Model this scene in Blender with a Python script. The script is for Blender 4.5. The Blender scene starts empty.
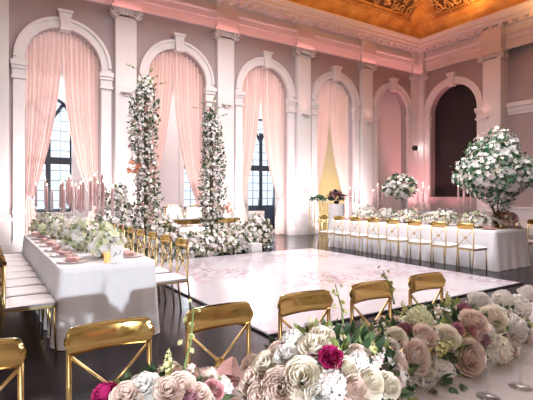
import bpy, math, random
import numpy as np
from mathutils import Vector, Matrix, Euler
PI = math.pi
R = math.radians
rnd = random.Random(7)
C = bpy.context.scene.collection
scene = bpy.context.scene

# ------------------------------------------------------------------ camera frame helpers
FPX, CX, HY, H = 444.0, 266.5, 194.0, 1.45
CA, SA = .8403, .5422                     # cos / sin of the camera's heading

def ray(px, py):
    t = (px - CX) / FPX; k = (HY - py) / FPX
    return Vector((CA*t + SA, -SA*t + CA, k))

def on_z(px, py, z):
    r = ray(px, py); d = (z - H) / r.z
    return Vector((0, 0, H)) + r * d

# ------------------------------------------------------------------ materials
MATS = {}
def mat(name, col, rough=.5, metal=0., noise=0., nscale=8., col2=None, spec=.5, coat=0., bump=0., bscale=30., sheen=0., trans=0.):
    if name in MATS: return MATS[name]
    m = bpy.data.materials.new(name); m.use_nodes = True
    nt = m.node_tree; b = nt.nodes['Principled BSDF']
    b.inputs['Base Color'].default_value = (*col, 1)
    b.inputs['Roughness'].default_value = rough
    b.inputs['Metallic'].default_value = metal
    b.inputs['Specular IOR Level'].default_value = spec
    b.inputs['Coat Weight'].default_value = coat
    b.inputs['Sheen Weight'].default_value = sheen
    if noise or col2:
        tc = nt.nodes.new('ShaderNodeTexCoord'); n = nt.nodes.new('ShaderNodeTexNoise')
        n.inputs['Scale'].default_value = nscale; n.inputs['Detail'].default_value = 4
        rp = nt.nodes.new('ShaderNodeValToRGB')
        c2 = col2 or tuple(c*(1-noise) for c in col)
        rp.color_ramp.elements[0].color = (*c2, 1); rp.color_ramp.elements[0].position = .35
        rp.color_ramp.elements[1].color = (*col, 1); rp.color_ramp.elements[1].position = .65
        nt.links.new(tc.outputs['Object'], n.inputs['Vector']); nt.links.new(n.outputs['Fac'], rp.inputs['Fac'])
        nt.links.new(rp.outputs['Color'], b.inputs['Base Color'])
    if bump:
        tc = nt.nodes.new('ShaderNodeTexCoord'); n = nt.nodes.new('ShaderNodeTexNoise')
        n.inputs['Scale'].default_value = bscale
        bp = nt.nodes.new('ShaderNodeBump'); bp.inputs['Strength'].default_value = bump
        nt.links.new(tc.outputs['Object'], n.inputs['Vector']); nt.links.new(n.outputs['Fac'], bp.inputs['Height'])
        nt.links.new(bp.outputs['Normal'], b.inputs['Normal'])
    if trans:
        tr = nt.nodes.new('ShaderNodeBsdfTranslucent'); tr.inputs['Color'].default_value = (*col, 1)
        mx = nt.nodes.new('ShaderNodeMixShader'); mx.inputs['Fac'].default_value = trans
        out = nt.nodes['Material Output']
        nt.links.new(b.outputs[0], mx.inputs[1]); nt.links.new(tr.outputs[0], mx.inputs[2]); nt.links.new(mx.outputs[0], out.inputs[0])
    MATS[name] = m
    return m

def glass_mat(name, tint=(1, 1, 1), gl=.12, rough=.02):
    m = bpy.data.materials.new(name); m.use_nodes = True; nt = m.node_tree
    nt.nodes.remove(nt.nodes['Principled BSDF'])
    tr = nt.nodes.new('ShaderNodeBsdfTransparent'); tr.inputs['Color'].default_value = (*tint, 1)
    g = nt.nodes.new('ShaderNodeBsdfGlossy'); g.inputs['Roughness'].default_value = rough
    lw = nt.nodes.new('ShaderNodeLayerWeight'); lw.inputs['Blend'].default_value = .35
    mm = nt.nodes.new('ShaderNodeMath'); mm.operation = 'MULTIPLY_ADD'; mm.inputs[1].default_value = .55; mm.inputs[2].default_value = gl
    mm.use_clamp = True
    mx = nt.nodes.new('ShaderNodeMixShader')
    nt.links.new(lw.outputs['Facing'], mm.inputs[0]); nt.links.new(mm.outputs[0], mx.inputs['Fac'])
    nt.links.new(tr.outputs[0], mx.inputs[1]); nt.links.new(g.outputs[0], mx.inputs[2])
    nt.links.new(mx.outputs[0], nt.nodes['Material Output'].inputs[0])
    return m

def emit_mat(name, col, s):
    m = bpy.data.materials.new(name); m.use_nodes = True; nt = m.node_tree
    b = nt.nodes['Principled BSDF']; b.inputs['Base Color'].default_value = (*col, 1)
    b.inputs['Emission Color'].default_value = (*col, 1); b.inputs['Emission Strength'].default_value = s
    return m

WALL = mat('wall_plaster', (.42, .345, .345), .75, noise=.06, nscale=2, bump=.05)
WALLPALE = mat('pale_plaster', (.78, .70, .69), .7, noise=.04, nscale=2)
TRIM = mat('cream_moulding', (.77, .725, .715), .6, noise=.04, nscale=3, bump=.05)
GILD = mat('ochre_plaster', (.70, .38, .10), .5, noise=.2, nscale=2.2, col2=(.48, .20, .04), bump=.15)
GILDDK = mat('umber_relief_ground', (.13, .055, .02), .7, noise=.3, nscale=10)
GILDREL = mat('gilded_relief', (.66, .38, .15), .4, metal=.25, noise=.4, nscale=14)
DARKP = mat('dark_brown_panel', (.016, .009, .010), .6, noise=.3, nscale=3)
GOLD = mat('polished_gold', (.72, .51, .18), .15, metal=1, noise=.12, nscale=6)
GOLDS = mat('satin_gold', (.76, .59, .28), .3, metal=1)
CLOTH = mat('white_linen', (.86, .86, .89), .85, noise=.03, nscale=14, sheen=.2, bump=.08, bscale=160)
CLOTHB = mat('dimmed_linen', (.52, .47, .48), .85, noise=.05, nscale=14, bump=.1, bscale=160)  # greyed so the colour itself carries the dim light on the foreground table
CUSH = mat('white_cushion', (.88, .85, .85), .8, noise=.04, nscale=20, bump=.1, bscale=90)
BLACKM = mat('black_window_metal', (.022, .03, .05), .4)
DOORP = mat('navy_panel', (.03, .05, .09), .5, noise=.2)
NAPK = mat('rose_napkin', (.78, .44, .42), .8, noise=.15, nscale=25, sheen=.2)
CHARG = mat('blush_charger', (.86, .70, .64), .3, noise=.06)
PORC = mat('white_porcelain', (.9, .88, .86), .2)
CANDLE = mat('dusty_pink_wax', (.90, .60, .64), .5, noise=.08, nscale=20)
IVORYWAX = mat('ivory_wax', (.95, .88, .75), .5)
GREEN = mat('leaf_green', (.17, .26, .12), .55, noise=.4, nscale=6, trans=.2)
GREEND = mat('dark_leaf', (.05, .11, .05), .5, noise=.4, nscale=6, trans=.15)
GREENL = mat('lime_leaf', (.30, .38, .12), .55, noise=.3, nscale=6, trans=.25)
GREENE = mat('emerald_leaf', (.09, .33, .17), .5, noise=.45, nscale=4, trans=.2)
STEM = mat('stem_green', (.20, .27, .09), .6)
TWIG = mat('brown_branch', (.11, .075, .045), .7)
WHITEF = mat('white_petal', (.90, .88, .86), .6, noise=.05, nscale=20, trans=.2)
CREAMF = mat('cream_petal', (.92, .87, .76), .6, noise=.08, nscale=18, trans=.2)
BLUSHF = mat('blush_petal', (.88, .74, .67), .6, noise=.1, nscale=18, trans=.2)
PINKF = mat('pink_petal', (.82, .47, .50), .6, noise=.12, nscale=18, trans=.2)
MAUVEF = mat('mauve_petal', (.55, .26, .34), .6, noise=.2, nscale=18, trans=.15)
MAGF = mat('magenta_petal', (.60, .03, .20), .6, noise=.3, nscale=14, trans=.15)
CORALF = mat('coral_petal', (.85, .42, .28), .6, noise=.15, nscale=14, trans=.2)
LIMEF = mat('lime_hydrangea', (.80, .84, .58), .6, noise=.15, nscale=14, trans=.2)
BUDF = mat('bud_green_cream', (.66, .66, .34), .6)
CHAIRW = mat('cream_upholstery', (.86, .79, .77), .8, noise=.03, bump=.1, bscale=60)
PAPER = mat('white_card', (.93, .92, .92), .6)
INK = mat('grey_ink', (.25, .23, .24), .6)
BLACKP = mat('black_plastic', (.02, .02, .025), .4)
MARBLE = mat('white_stone', (.85, .84, .84), .3, noise=.05)
GLASS = glass_mat('clear_glass', (.98, .99, .99), .03)
CLEAR = glass_mat('thin_clear_glass', (1, 1, 1), .0, .03)
CLEAR.node_tree.nodes['Math'].inputs[1].default_value = .16
PANE = glass_mat('window_glass', (.93, .97, 1), .05)
AMBERG = emit_mat('amber_votive_glass', (1, .42, .16), .7)
FLAME = emit_mat('candle_flame', (1, .78, .45), 14)
LAMPON = emit_mat('lamp_lens', (1, .97, .92), 9)

# sheer pink curtain
def curtain_mat():
    m = bpy.data.materials.new('sheer_pink_voile'); m.use_nodes = True; nt = m.node_tree
    b = nt.nodes['Principled BSDF']; b.inputs['Base Color'].default_value = (.82, .63, .575, 1); b.inputs['Roughness'].default_value = .8
    tl = nt.nodes.new('ShaderNodeBsdfTranslucent'); tl.inputs['Color'].default_value = (.85, .62, .56, 1)
    tr = nt.nodes.new('ShaderNodeBsdfTransparent'); tr.inputs['Color'].default_value = (1, .95, .95, 1)
    m1 = nt.nodes.new('ShaderNodeMixShader'); m1.inputs[0].default_value = .4
    m2 = nt.nodes.new('ShaderNodeMixShader'); m2.inputs[0].default_value = .10
    L = nt.links.new
    L(b.outputs[0], m1.inputs[1]); L(tl.outputs[0], m1.inputs[2]); L(m1.outputs[0], m2.inputs[1]); L(tr.outputs[0], m2.inputs[2])
    L(m2.outputs[0], nt.nodes['Material Output'].inputs[0])
    return m
VOILE = curtain_mat()

def floor_mat():
    m = bpy.data.materials.new('dark_polished_planks'); m.use_nodes = True; nt = m.node_tree; L = nt.links.new
    b = nt.nodes['Principled BSDF']
    tc = nt.nodes.new('ShaderNodeTexCoord'); mp = nt.nodes.new('ShaderNodeMapping'); mp.inputs['Rotation'].default_value = (0, 0, 0)
    br = nt.nodes.new('ShaderNodeTexBrick'); br.inputs['Scale'].default_value = 1.0
    br.inputs['Brick Width'].default_value = 1.4; br.inputs['Row Height'].default_value = .09; br.inputs['Mortar Size'].default_value = .003
    br.inputs['Color1'].default_value = (.012, .009, .012, 1); br.inputs['Color2'].default_value = (.020, .015, .019, 1); br.inputs['Mortar'].default_value = (.006, .005, .006, 1)
    ns = nt.nodes.new('ShaderNodeTexNoise'); ns.inputs['Scale'].default_value = 3; ns.inputs['Detail'].default_value = 6
    mr = nt.nodes.new('ShaderNodeMapRange'); mr.inputs['To Min'].default_value = .10; mr.inputs['To Max'].default_value = .26
    L(tc.outputs['Object'], mp.inputs[0]); L(mp.outputs[0], br.inputs['Vector']); L(br.outputs['Color'], b.inputs['Base Color'])
    L(tc.outputs['Object'], ns.inputs['Vector']); L(ns.outputs['Fac'], mr.inputs[0]); L(mr.outputs[0], b.inputs['Roughness'])
    bp = nt.nodes.new('ShaderNodeBump'); bp.inputs['Strength'].default_value = .08; L(br.outputs['Fac'], bp.inputs['Height']); L(bp.outputs[0], b.inputs['Normal'])
    b.inputs['Specular IOR Level'].default_value = .16
    return m
FLOORM = floor_mat()

def dance_mat():
    m = bpy.data.materials.new('glossy_white_vinyl_with_blush_print'); m.use_nodes = True; nt = m.node_tree; L = nt.links.new
    b = nt.nodes['Principled BSDF']; b.inputs['Roughness'].default_value = .13; b.inputs['Specular IOR Level'].default_value = .6
    tc = nt.nodes.new('ShaderNodeTexCoord')
    n = nt.nodes.new('ShaderNodeTexNoise'); n.inputs['Scale'].default_value = 2.6; n.inputs['Detail'].default_value = 9; n.inputs['Roughness'].default_value = .62; n.inputs['Distortion'].default_value = 1.6
    rp = nt.nodes.new('ShaderNodeValToRGB'); e = rp.color_ramp.elements
    e[0].position = .44; e[0].color = (.58, .55, .60, 1); e[1].position = .56; e[1].color = (.58, .55, .59, 1)
    x = e.new(.50); x.color = (.36, .22, .27, 1)
    n2 = nt.nodes.new('ShaderNodeTexNoise'); n2.inputs['Scale'].default_value = .55
    r2 = nt.nodes.new('ShaderNodeValToRGB'); r2.color_ramp.elements[0].position = .47; r2.color_ramp.elements[1].position = .58
    mx = nt.nodes.new('ShaderNodeMix'); mx.data_type = 'RGBA'; mx.inputs[6].default_value = (.58, .555, .60, 1)
    L(tc.outputs['Object'], n.inputs['Vector']); L(n.outputs['Fac'], rp.inputs[0]); L(tc.outputs['Object'], n2.inputs['Vector']); L(n2.outputs['Fac'], r2.inputs[0])
    L(r2.outputs[0], mx.inputs[0]); L(rp.outputs[0], mx.inputs[7]); L(mx.outputs[2], b.inputs['Base Color'])
    return m
DANCEM = dance_mat()

# ------------------------------------------------------------------ mesh accumulator
class MB:
    def __init__(s): s.v = []; s.f = []
    def add(s, V, F):
        o = len(s.v); s.v.extend([tuple(p) for p in V]); s.f.extend([tuple(i+o for i in f) for f in F]); return s
    def box(s, x0, x1, y0, y1, z0, z1):
        V = [(x0,y0,z0),(x1,y0,z0),(x1,y1,z0),(x0,y1,z0),(x0,y0,z1),(x1,y0,z1),(x1,y1,z1),(x0,y1,z1)]
        return s.add(V, [(0,3,2,1),(4,5,6,7),(0,1,5,4),(1,2,6,5),(2,3,7,6),(3,0,4,7)])
    def tube(s, pts, r, n=8, cap=True):
        pts = [Vector(p) for p in pts]; m = len(pts)
        rr = r if isinstance(r, (list, tuple)) else [r]*m
        V = []; F = []
        up = Vector((0, 0, 1))
        for i, p in enumerate(pts):
            d = (pts[min(i+1, m-1)] - pts[max(i-1, 0)]).normalized()
            a = d.cross(up if abs(d.z) < .95 else Vector((1, 0, 0))).normalized(); b = d.cross(a)
            for k in range(n):
                t = 2*PI*(k+.5)/n
                V.append(p + (a*math.cos(t) + b*math.sin(t))*rr[i])
        for i in range(m-1):
            for k in range(n):
                F.append((i*n+k, i*n+(k+1) % n, (i+1)*n+(k+1) % n, (i+1)*n+k))
        if cap: F.append(tuple(range(n))[::-1]); F.append(tuple((m-1)*n+k for k in range(n)))
        return s.add(V, F)
    def lathe(s, prof, n=20, c=(0, 0, 0), sx=1, sy=1):
        V = []; F = []; m = len(prof)
        for r, z in prof:
            for k in range(n):
                t = 2*PI*k/n; V.append((c[0]+r*math.cos(t)*sx, c[1]+r*math.sin(t)*sy, c[2]+z))
        for i in range(m-1):
            for k in range(n): F.append((i*n+k, i*n+(k+1) % n, (i+1)*n+(k+1) % n, (i+1)*n+k))
        if prof[0][0] > 1e-4: F.append(tuple(range(n))[::-1])
        if prof[-1][0] > 1e-4: F.append(tuple((m-1)*n+k for k in range(n)))
        return s.add(V, F)
    def grid(s, fn, nu, nv):
        V = [fn(i/nu, j/nv) for j in range(nv+1) for i in range(nu+1)]
        F = [(j*(nu+1)+i, j*(nu+1)+i+1, (j+1)*(nu+1)+i+1, (j+1)*(nu+1)+i) for j in range(nv) for i in range(nu)]
        return s.add(V, F)
    def place(s, T, loc, rot, sc):
        """add template T=(V,F) at loc, with a 3x3 rotation and a scale"""
        V, F = T
        P = (np.asarray(V) * sc) @ np.asarray(rot).T + np.asarray(loc)
        o = len(s.v); s.v.extend(map(tuple, P.tolist())); s.f.extend([tuple(i+o for i in f) for f in F])
    def mesh(s, name, m, smooth=True):
        me = bpy.data.meshes.new(name); me.from_pydata([tuple(p) for p in s.v], [], s.f); me.update()
        for x in (m if isinstance(m, (list, tuple)) else [m]): me.materials.append(x)
        if smooth: me.polygons.foreach_set('use_smooth', [True]*len(me.polygons))
        return me
    def build(s, name, m, parent=None, smooth=False, loc=None):
        o = bpy.data.objects.new(name, s.mesh(name, m, smooth)); C.objects.link(o)
        if parent: o.parent = parent
        if loc: o.location = loc
        return o

def link(name, me, parent=None, loc=(0, 0, 0), rot=None, sc=1):
    o = bpy.data.objects.new(name, me); C.objects.link(o); o.parent = parent; o.location = loc
    if rot is not None: o.rotation_euler = Matrix(rot).to_euler()
    o.scale = (sc, sc, sc)
    return o
def tag(o, label, cat, group=None, kind=None):
    o['label'] = label; o['category'] = cat
    if group: o['group'] = group
    if kind: o['kind'] = kind
    return o
def thing(name, label, cat, loc=(0, 0, 0), rz=0, group=None):
    o = bpy.data.objects.new(name, None); C.objects.link(o); o.empty_display_size = .1
    o.location = loc; o.rotation_euler = (0, 0, rz)
    return tag(o, label, cat, group)
def dup(root, loc, rz, label, group=None):
    def cp(o, par):
        c = o.copy(); C.objects.link(c)
        c.parent = par
        for ch in KIDS.get(o.name, o.children): cp(ch, c)
        return c
    KIDS = {}
    r = cp(root, None); r.location = loc; r.rotation_euler = (0, 0, rz); r['label'] = label
    if group: r['group'] = group
    return r
def structure(o): o['kind'] = 'structure'; return o
def bevel(o, w, seg=2):
    b = o.modifiers.new('bevel', 'BEVEL'); b.width = w; b.segments = seg; b.limit_method = 'ANGLE'; return o
ORD = ['first', 'second', 'third', 'fourth', 'fifth', 'sixth', 'seventh', 'eighth', 'ninth', 'tenth']

# ------------------------------------------------------------------ the room
YB, XR = 12.8, 16.16            # arcade walls
ZS, RA, RO = 4.90, .94, 1.19    # arch springing, opening radius, outer radius
HW = 8.0
def mb_back(s, d, z): return (s, YB + d, z)          # d > 0 goes into the wall
def mb_right(s, d, z): return (XR + d, s, z)

def arch_wall(fn, s0, s1, opens, depth, flip, name, m, htop=HW):
    """wall with arched openings; opens = (centre, radius, springing, sill, blind)"""
    b = MB()
    def q(*p):
        p = [fn(*x) for x in p]
        b.add(p, [(0, 1, 2, 3)] if not flip else [(3, 2, 1, 0)])
    cur = s0
    for c, r, zs, sill, _ in opens:
        q((cur, 0, 0), (c-r, 0, 0), (c-r, 0, htop), (cur, 0, htop))
        if sill > 0:
            q((c-r, 0, 0), (c+r, 0, 0), (c+r, 0, sill), (c-r, 0, sill))
            q((c-r, 0, sill), (c+r, 0, sill), (c+r, depth, sill), (c-r, depth, sill))
        q((c-r, 0, sill), (c-r, depth, sill), (c-r, depth, zs), (c-r, 0, zs))
        q((c+r, depth, sill), (c+r, 0, sill), (c+r, 0, zs), (c+r, depth, zs))
        N = 28
        for i in range(N):
            a0 = PI - PI*i/N; a1 = PI - PI*(i+1)/N
            x0, z0, x1, z1 = c+r*math.cos(a0), zs+r*math.sin(a0), c+r*math.cos(a1), zs+r*math.sin(a1)
            q((x0, 0, z0), (x1, 0, z1), (x1, 0, htop), (x0, 0, htop))
            q((x0, depth, z0), (x1, depth, z1), (x1, 0, z1), (x0, 0, z0))
        cur = c + r
    q((cur, 0, 0), (s1, 0, 0), (s1, 0, htop), (cur, 0, htop))
    # rear face for light tightness
    cur = s0
    for c, r, zs, sill, blind in opens:
        q((c-r, depth, 0), (cur, depth, 0), (cur, depth, htop), (c-r, depth, htop))
        N = 14
        for i in range(N):
            a0 = PI - PI*i/N; a1 = PI - PI*(i+1)/N
            x0, z0, x1, z1 = c+r*math.cos(a0), zs+r*math.sin(a0), c+r*math.cos(a1), zs+r*math.sin(a1)
            q((x1, depth, z1), (x0, depth, z0), (x0, depth, htop), (x1, depth, htop))
        cur = c + r
    q((s1, depth, 0), (cur, depth, 0), (cur, depth, htop), (s1, depth, htop))
    return structure(b.build(name, m))

ARCH = [1.88 + 3.16*i for i in range(5)]
PIL = [.30 + 3.16*i for i in range(6)]
DEP = .5
arch_wall(mb_back, -6, 16.7, [(-4.44, RA, ZS, 0, 0), (-1.28, RA, ZS, 0, 0)] + [(c, RA, ZS, 0, i == 4) for i, c in enumerate(ARCH)], DEP, False, 'wall_back', WALL)
arch_wall(mb_right, 8.93, 12.8, [(11.05, 1.08, ZS-.06, 1.33, 1)], DEP, True, 'wall_right', WALL)
# blind arch fillings
b = MB(); c = ARCH[4]
b.box(c-RA-.05, c+RA+.05, YB+.32, YB+.36, 0, ZS+RA+.05); structure(b.build('wall_niche', WALLPALE))
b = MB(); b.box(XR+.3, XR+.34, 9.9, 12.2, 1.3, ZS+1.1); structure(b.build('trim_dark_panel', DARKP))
# recessed bay beyond the pier on the right wall
b = MB(); b.box(XR+.25, XR+.35, 2.0, 9.0, 0, HW); structure(b.build('wall_recess', WALL))
b = MB(); b.box(XR+.0, XR+.25, 8.93, 8.98, 0, HW); structure(b.build('wall_recess_side', TRIM))
b = MB()
for z0, z1, p in ((4.35, 4.45, .05), (4.45, 4.62, .09), (4.62, 4.78, .16), (.0, .9, .06), (.9, .98, .1)):
    b.box(XR+.25-p, XR+.96, 2.0, 8.93, z0, z1)
structure(b.build('trim_string_course', TRIM))
# other enclosing walls
b = MB(); b.box(-6.1, -6, -6, 18, 0, 11); structure(b.build('wall_left', WALLPALE))
b = MB(); b.box(-6.1, 18, -6.1, -6, 0, 11); structure(b.build('wall_front', WALLPALE))
b = MB(); b.box(XR+.35, XR+.45, -6, 9.3, 0, 11); structure(b.build('wall_right_far', WALLPALE))
b = MB(); b.box(-6.1, 18.2, -6.1, 18.2, -.1, 0); structure(b.build('floor', FLOORM))
b = MB(); b.box(-6.1, 18.2, -6.1, 13.4, 10.6, 10.7); structure(b.build('ceiling', GILD))

# archivolts with jambs, imposts and keystones
def surround(fn, c, r, ro, zs, sill, flip, name):
    root = None
    b = MB(); p = -.09; N = 36
    def ring(r0, r1, d):
        for i in range(N):
            a0 = PI*i/N; a1 = PI*(i+1)/N
            P = [(c+r0*math.cos(a0), zs+r0*math.sin(a0)), (c+r1*math.cos(a0), zs+r1*math.sin(a0)), (c+r1*math.cos(a1), zs+r1*math.sin(a1)), (c+r0*math.cos(a1), zs+r0*math.sin(a1))]
            V = [fn(x, d, z) for x, z in P] + [fn(x, .02, z) for x, z in P]
            b.add(V, [(0, 1, 2, 3), (1, 5, 6, 2), (0, 3, 7, 4)])
    ring(r-.01, ro-.07, p); ring(ro-.08, ro, p-.04)
    root = structure(b.build(name, TRIM))
    j = MB()
    def sbox(mb, s0, s1, d0, d1, z0, z1):
        V = [fn(s0, d0, z0), fn(s1, d0, z0), fn(s1, d1, z0), fn(s0, d1, z0), fn(s0, d0, z1), fn(s1, d0, z1), fn(s1, d1, z1), fn(s0, d1, z1)]
        mb.add(V, [(0,3,2,1),(4,5,6,7),(0,1,5,4),(1,2,6,5),(2,3,7,6),(3,0,4,7)])
    for sg in (-1, 1):
        a, e = c+sg*(r-.01), c+sg*ro
        lo, hi = min(a, e), max(a, e)
        sbox(j, lo, hi, p+.01, .02, 0, zs)
        sbox(j, lo-.02, hi+.02, p-.03, .02, 0, .28)
        if sill < .1: sbox(j, lo-.015, hi+.015, p-.02, .02, .95, 1.05)
    j.build('jamb', TRIM, root)
    im = MB()
    for sg in (-1, 1):
        a, e = c+sg*(r-.03), c+sg*(ro+.02)
        lo, hi = min(a, e), max(a, e)
        for z0, z1, q in ((zs-.55, zs-.48, .05), (zs-.48, zs-.3, .0), (zs-.3, zs-.22, .04), (zs-.22, zs-.1, .08)):
            sbox(im, lo-q*.4, hi+q*.4, p-q, .02, z0, z1)
    im.build('impost', TRIM, root)
    k = MB()
    V = []
    for s_, z_ in ((-.1, zs+r-.07), (.1, zs+r-.07), (.16, zs+ro+.14), (-.16, zs+ro+.14)): V.append((c+s_, z_))
    V3 = [fn(x, p-.1, z) for x, z in V] + [fn(x, .02, z) for x, z in V]
    k.add(V3, [(0,1,2,3),(0,4,5,1),(1,5,6,2),(2,6,7,3),(3,7,4,0)])
    sbox(k, c-.13, c+.13, p-.14, 0, zs+r-.11, zs+r-.03)
    sbox(k, c-.19, c+.19, p-.13, 0, zs+ro+.11, zs+ro+.18)
    k.build('keystone', TRIM, root)
tn = 1
for c in ARCH: surround(mb_back, c, RA, RO, ZS, 0, False, f'trim_{tn}'); tn += 1
surround(mb_right, 11.05, 1.08, 1.34, ZS-.06, 1.33, True, f'trim_{tn}'); tn += 1

# pilasters with Ionic capitals
def pilaster(fn, c, name, w=.295, p=.16, right=False):
    def sbox(mb, s0, s1, d0, d1, z0, z1):
        V = [fn(s0, d0, z0), fn(s1, d0, z0), fn(s1, d1, z0), fn(s0, d1, z0), fn(s0, d0, z1), fn(s1, d0, z1), fn(s1, d1, z1), fn(s0, d1, z1)]
        mb.add(V, [(0,3,2,1),(4,5,6,7),(0,1,5,4),(1,2,6,5),(2,3,7,6),(3,0,4,7)])
    b = MB(); sbox(b, c-w, c+w, -p, .03, .9, 6.42)
    root = structure(bevel(b.build(name, TRIM), .012))
    bs = MB()
    for z0, z1, q in ((0, .22, .09), (.22, .78, .05), (.78, .86, .1), (.86, .93, .05)): sbox(bs, c-w-q, c+w+q, -p-q, .03, z0, z1)
    bs.build('plinth', TRIM, root)
    cp = MB()
    sbox(cp, c-w-.02, c+w+.02, -p-.02, .03, 6.36, 6.42)
    sbox(cp, c-w-.05, c+w+.05, -p-.05, .03, 6.50, 6.62)
    sbox(cp, c-w-.12, c+w+.12, -p-.1, .03, 6.62, 6.70)
    n = 5
    for i in range(n):                                   # egg moulding between the volutes
        x = c - w*.62 + 2*w*.62*i/(n-1)
        V = []; F = []
        for a in range(7):
            for e in range(6):
                th, ph = PI*a/6, 2*PI*e/6
                V.append(fn(x+.055*math.sin(th)*math.cos(ph), -p-.04+.05*math.sin(th)*math.sin(ph), 6.52+.075*math.cos(th)))
        for a in range(6):
            for e in range(6): F.append((a*6+e, a*6+(e+1) % 6, (a+1)*6+(e+1) % 6, (a+1)*6+e))
        cp.add(V, F)
    cap = cp.build('capital', TRIM, root, smooth=False)
    for sg in (-1, 1):
        v = MB(); pts = []
        cx, cz = c+sg*(w+.02), 6.50
        T = 20
        for i in range(T+1):
            a = 2*PI*2.1*i/T; rr = .135*(1-.78*i/T)
            pts.append(fn(cx + sg*rr*math.sin(a), -p-.09, cz + rr*math.cos(a)))
        v.tube(pts, [.032*(1-.4*i/T) for i in range(T+1)], 6)
        V = [fn(cx+.125*math.cos(2*PI*k/16), d, cz+.125*math.sin(2*PI*k/16)) for d in (-p-.085, .0) for k in range(16)]
        v.add(V, [tuple(range(16))] + [(k, (k+1) % 16, 16+(k+1) % 16, 16+k) for k in range(16)])
        v.build('volute', TRIM, cap, smooth=True)
    # broken-forward block of the entablature
    eb = MB()
    sbox(eb, c-w-.06, c+w+.06, -p-.08, .03, 6.70, 7.0); sbox(eb, c-w-.08, c+w+.08, -p-.11, .03, 7.0, 7.24); sbox(eb, c-w-.05, c+w+.05, -p-.05, .03, 7.24, 7.56)
    eb.build('entablature_block', TRIM, root)
    return root
for c in PIL[:5]: pilaster(mb_back, c, f'trim_{tn}'); tn += 1
pilaster(mb_back, XR-.26, f'trim_{tn}', w=.20); tn += 1
pilaster(mb_right, YB-.30, f'trim_{tn}', w=.13, right=True); tn += 1
pilaster(mb_right, 9.27, f'trim_{tn}', w=.34, p=.3, right=True); tn += 1
# jamb wall between the corner pilaster and the dark arch is the wall itself

# entablature and cornice, swept along both walls (mitred at the corner)
prof = [(.02, 6.70), (.10, 6.72), (.10, 6.98), (.15, 7.0), (.15, 7.17), (.23, 7.20), (.23, 7.26), (.10, 7.30), (.10, 7.52), (.22, 7.56), (.24, 7.60), (.42, 7.62), (.42, 7.72), (.52, 7.74), (.52, 7.82), (.60, 7.88), (.63, 7.95), (.60, 7.99), (.5, 7.99)]
def sweep(prof, name, m, smooth=False):
    b = MB(); V = []; n = len(prof)
    for q in range(3):
        for p, z in prof:
            if q == 0: V.append((-6, YB-p, z))
            elif q == 1: V.append((XR-p, YB-p, z))
            else: V.append((XR-p, -6, z))
    F = [(q*n+i, q*n+i+1, (q+1)*n+i+1, (q+1)*n+i) for q in range(2) for i in range(n-1)]
    b.add(V, F)
    return structure(b.build(name, m, smooth=smooth))
cor = sweep(prof, f'trim_{tn}', TRIM); tn += 1
b = MB(); x = -2.0
while x < XR-.55:
    b.box(x, x+.13, YB-.40, YB-.2, 7.50, 7.62); x += .36
y = YB-.6
while y > 1:
    b.box(XR-.40, XR-.2, y-.13, y, 7.50, 7.62); y -= .36
b.build('modillion', TRIM, cor)['kind'] = 'stuff'
b = MB(); x = -2.0
while x < XR-.5:
    b.box(x, x+.06, YB-.28, YB-.2, 7.18, 7.26); x += .13
# cove rising to the ceiling
cove = [(.5, 7.99), (.54, 8.06), (.72, 8.30), (.76, 8.30), (.78, 8.36), (1.45, 9.05), (2.2, 9.75), (2.3, 9.78), (2.34, 9.9), (3.2, 10.6)]
sweep(cove, 'ceiling_cove', GILD)
def cove_pt(t):                                # along the straight slope of the cove
    return (.80 + 1.38*t, 8.385 + 1.34*t)
def relief(axis, a0, a1, name, seed):
    """framed panel with carved scrolls on the sloping cove"""
    rr = random.Random(seed)
    nrm = Vector((-.697, .717))                # profile-space normal (towards the room, up) is (p, z) -> outward
    def P(a, t, h):
        p, z = cove_pt(t); p += h*.697; z -= h*.717
        return (a, YB-p, z) if axis == 'x' else (XR-p, a, z)
    g = MB()
    g.add([P(a0, .13, .012), P(a1, .13, .012), P(a1, .92, .012), P(a0, .92, .012)], [(0, 1, 2, 3) if axis == 'x' else (3, 2, 1, 0)])
    root = structure(g.build(name, GILDDK))
    fr = MB()
    for (u0, v0, u1, v1) in ((a0, .13, a1, .13), (a0, .92, a1, .92), (a0, .13, a0, .92), (a1, .13, a1, .92), (a0-.12*(1 if a1 > a0 else -1), .07, a1+.12*(1 if a1 > a0 else -1), .07)):
        fr.tube([P(u0, v0, .03), P(u1, v1, .03)], .05, 6)
    fr.build('frame', GILD, root, smooth=True)
    sc = MB()
    L = abs(a1-a0); n = int(L/.42); sg = 1 if a1 > a0 else -1
    for i in range(n):
        for row in (.24, .41, .58, .76):
            ca = a0 + sg*((i+.5)*L/n + rr.uniform(-.07, .07)); ct = row + rr.uniform(-.04, .04)
            rad = rr.uniform(.12, .19); ph = rr.uniform(0, 6.28); dr = rr.choice((-1, 1)); pts = []
            for k in range(15):
                a = ph + dr*2*PI*1.35*k/14; q = rad*(1-.75*k/14)
                pts.append(P(ca + q*math.cos(a), ct + q*math.sin(a)/1.92, .04 + .03*k/14))
            sc.tube(pts, [.045*(1-.45*k/14) for k in range(15)], 5)
            for e in range(3):
                a = rr.uniform(0, 6.28); q = rad*1.25
                sc.tube([P(ca+q*.6*math.cos(a), ct+q*.6*math.sin(a)/1.92, .03), P(ca+q*math.cos(a+.3), ct+q*math.sin(a+.3)/1.92, .09), P(ca+q*1.35*math.cos(a+.5), ct+q*1.35*math.sin(a+.5)/1.92, .03)], [.02, .05, .01], 5)
    sc.build('scrollwork', GILDREL, root, smooth=True)
relief('x', 8.6, 14.45, f'trim_{tn}', 3); tn += 1
relief('x', 1.5, 7.6, f'trim_{tn}', 4); tn += 1
relief('y', 11.1, 5.2, f'trim_{tn}', 5); tn += 1

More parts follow.
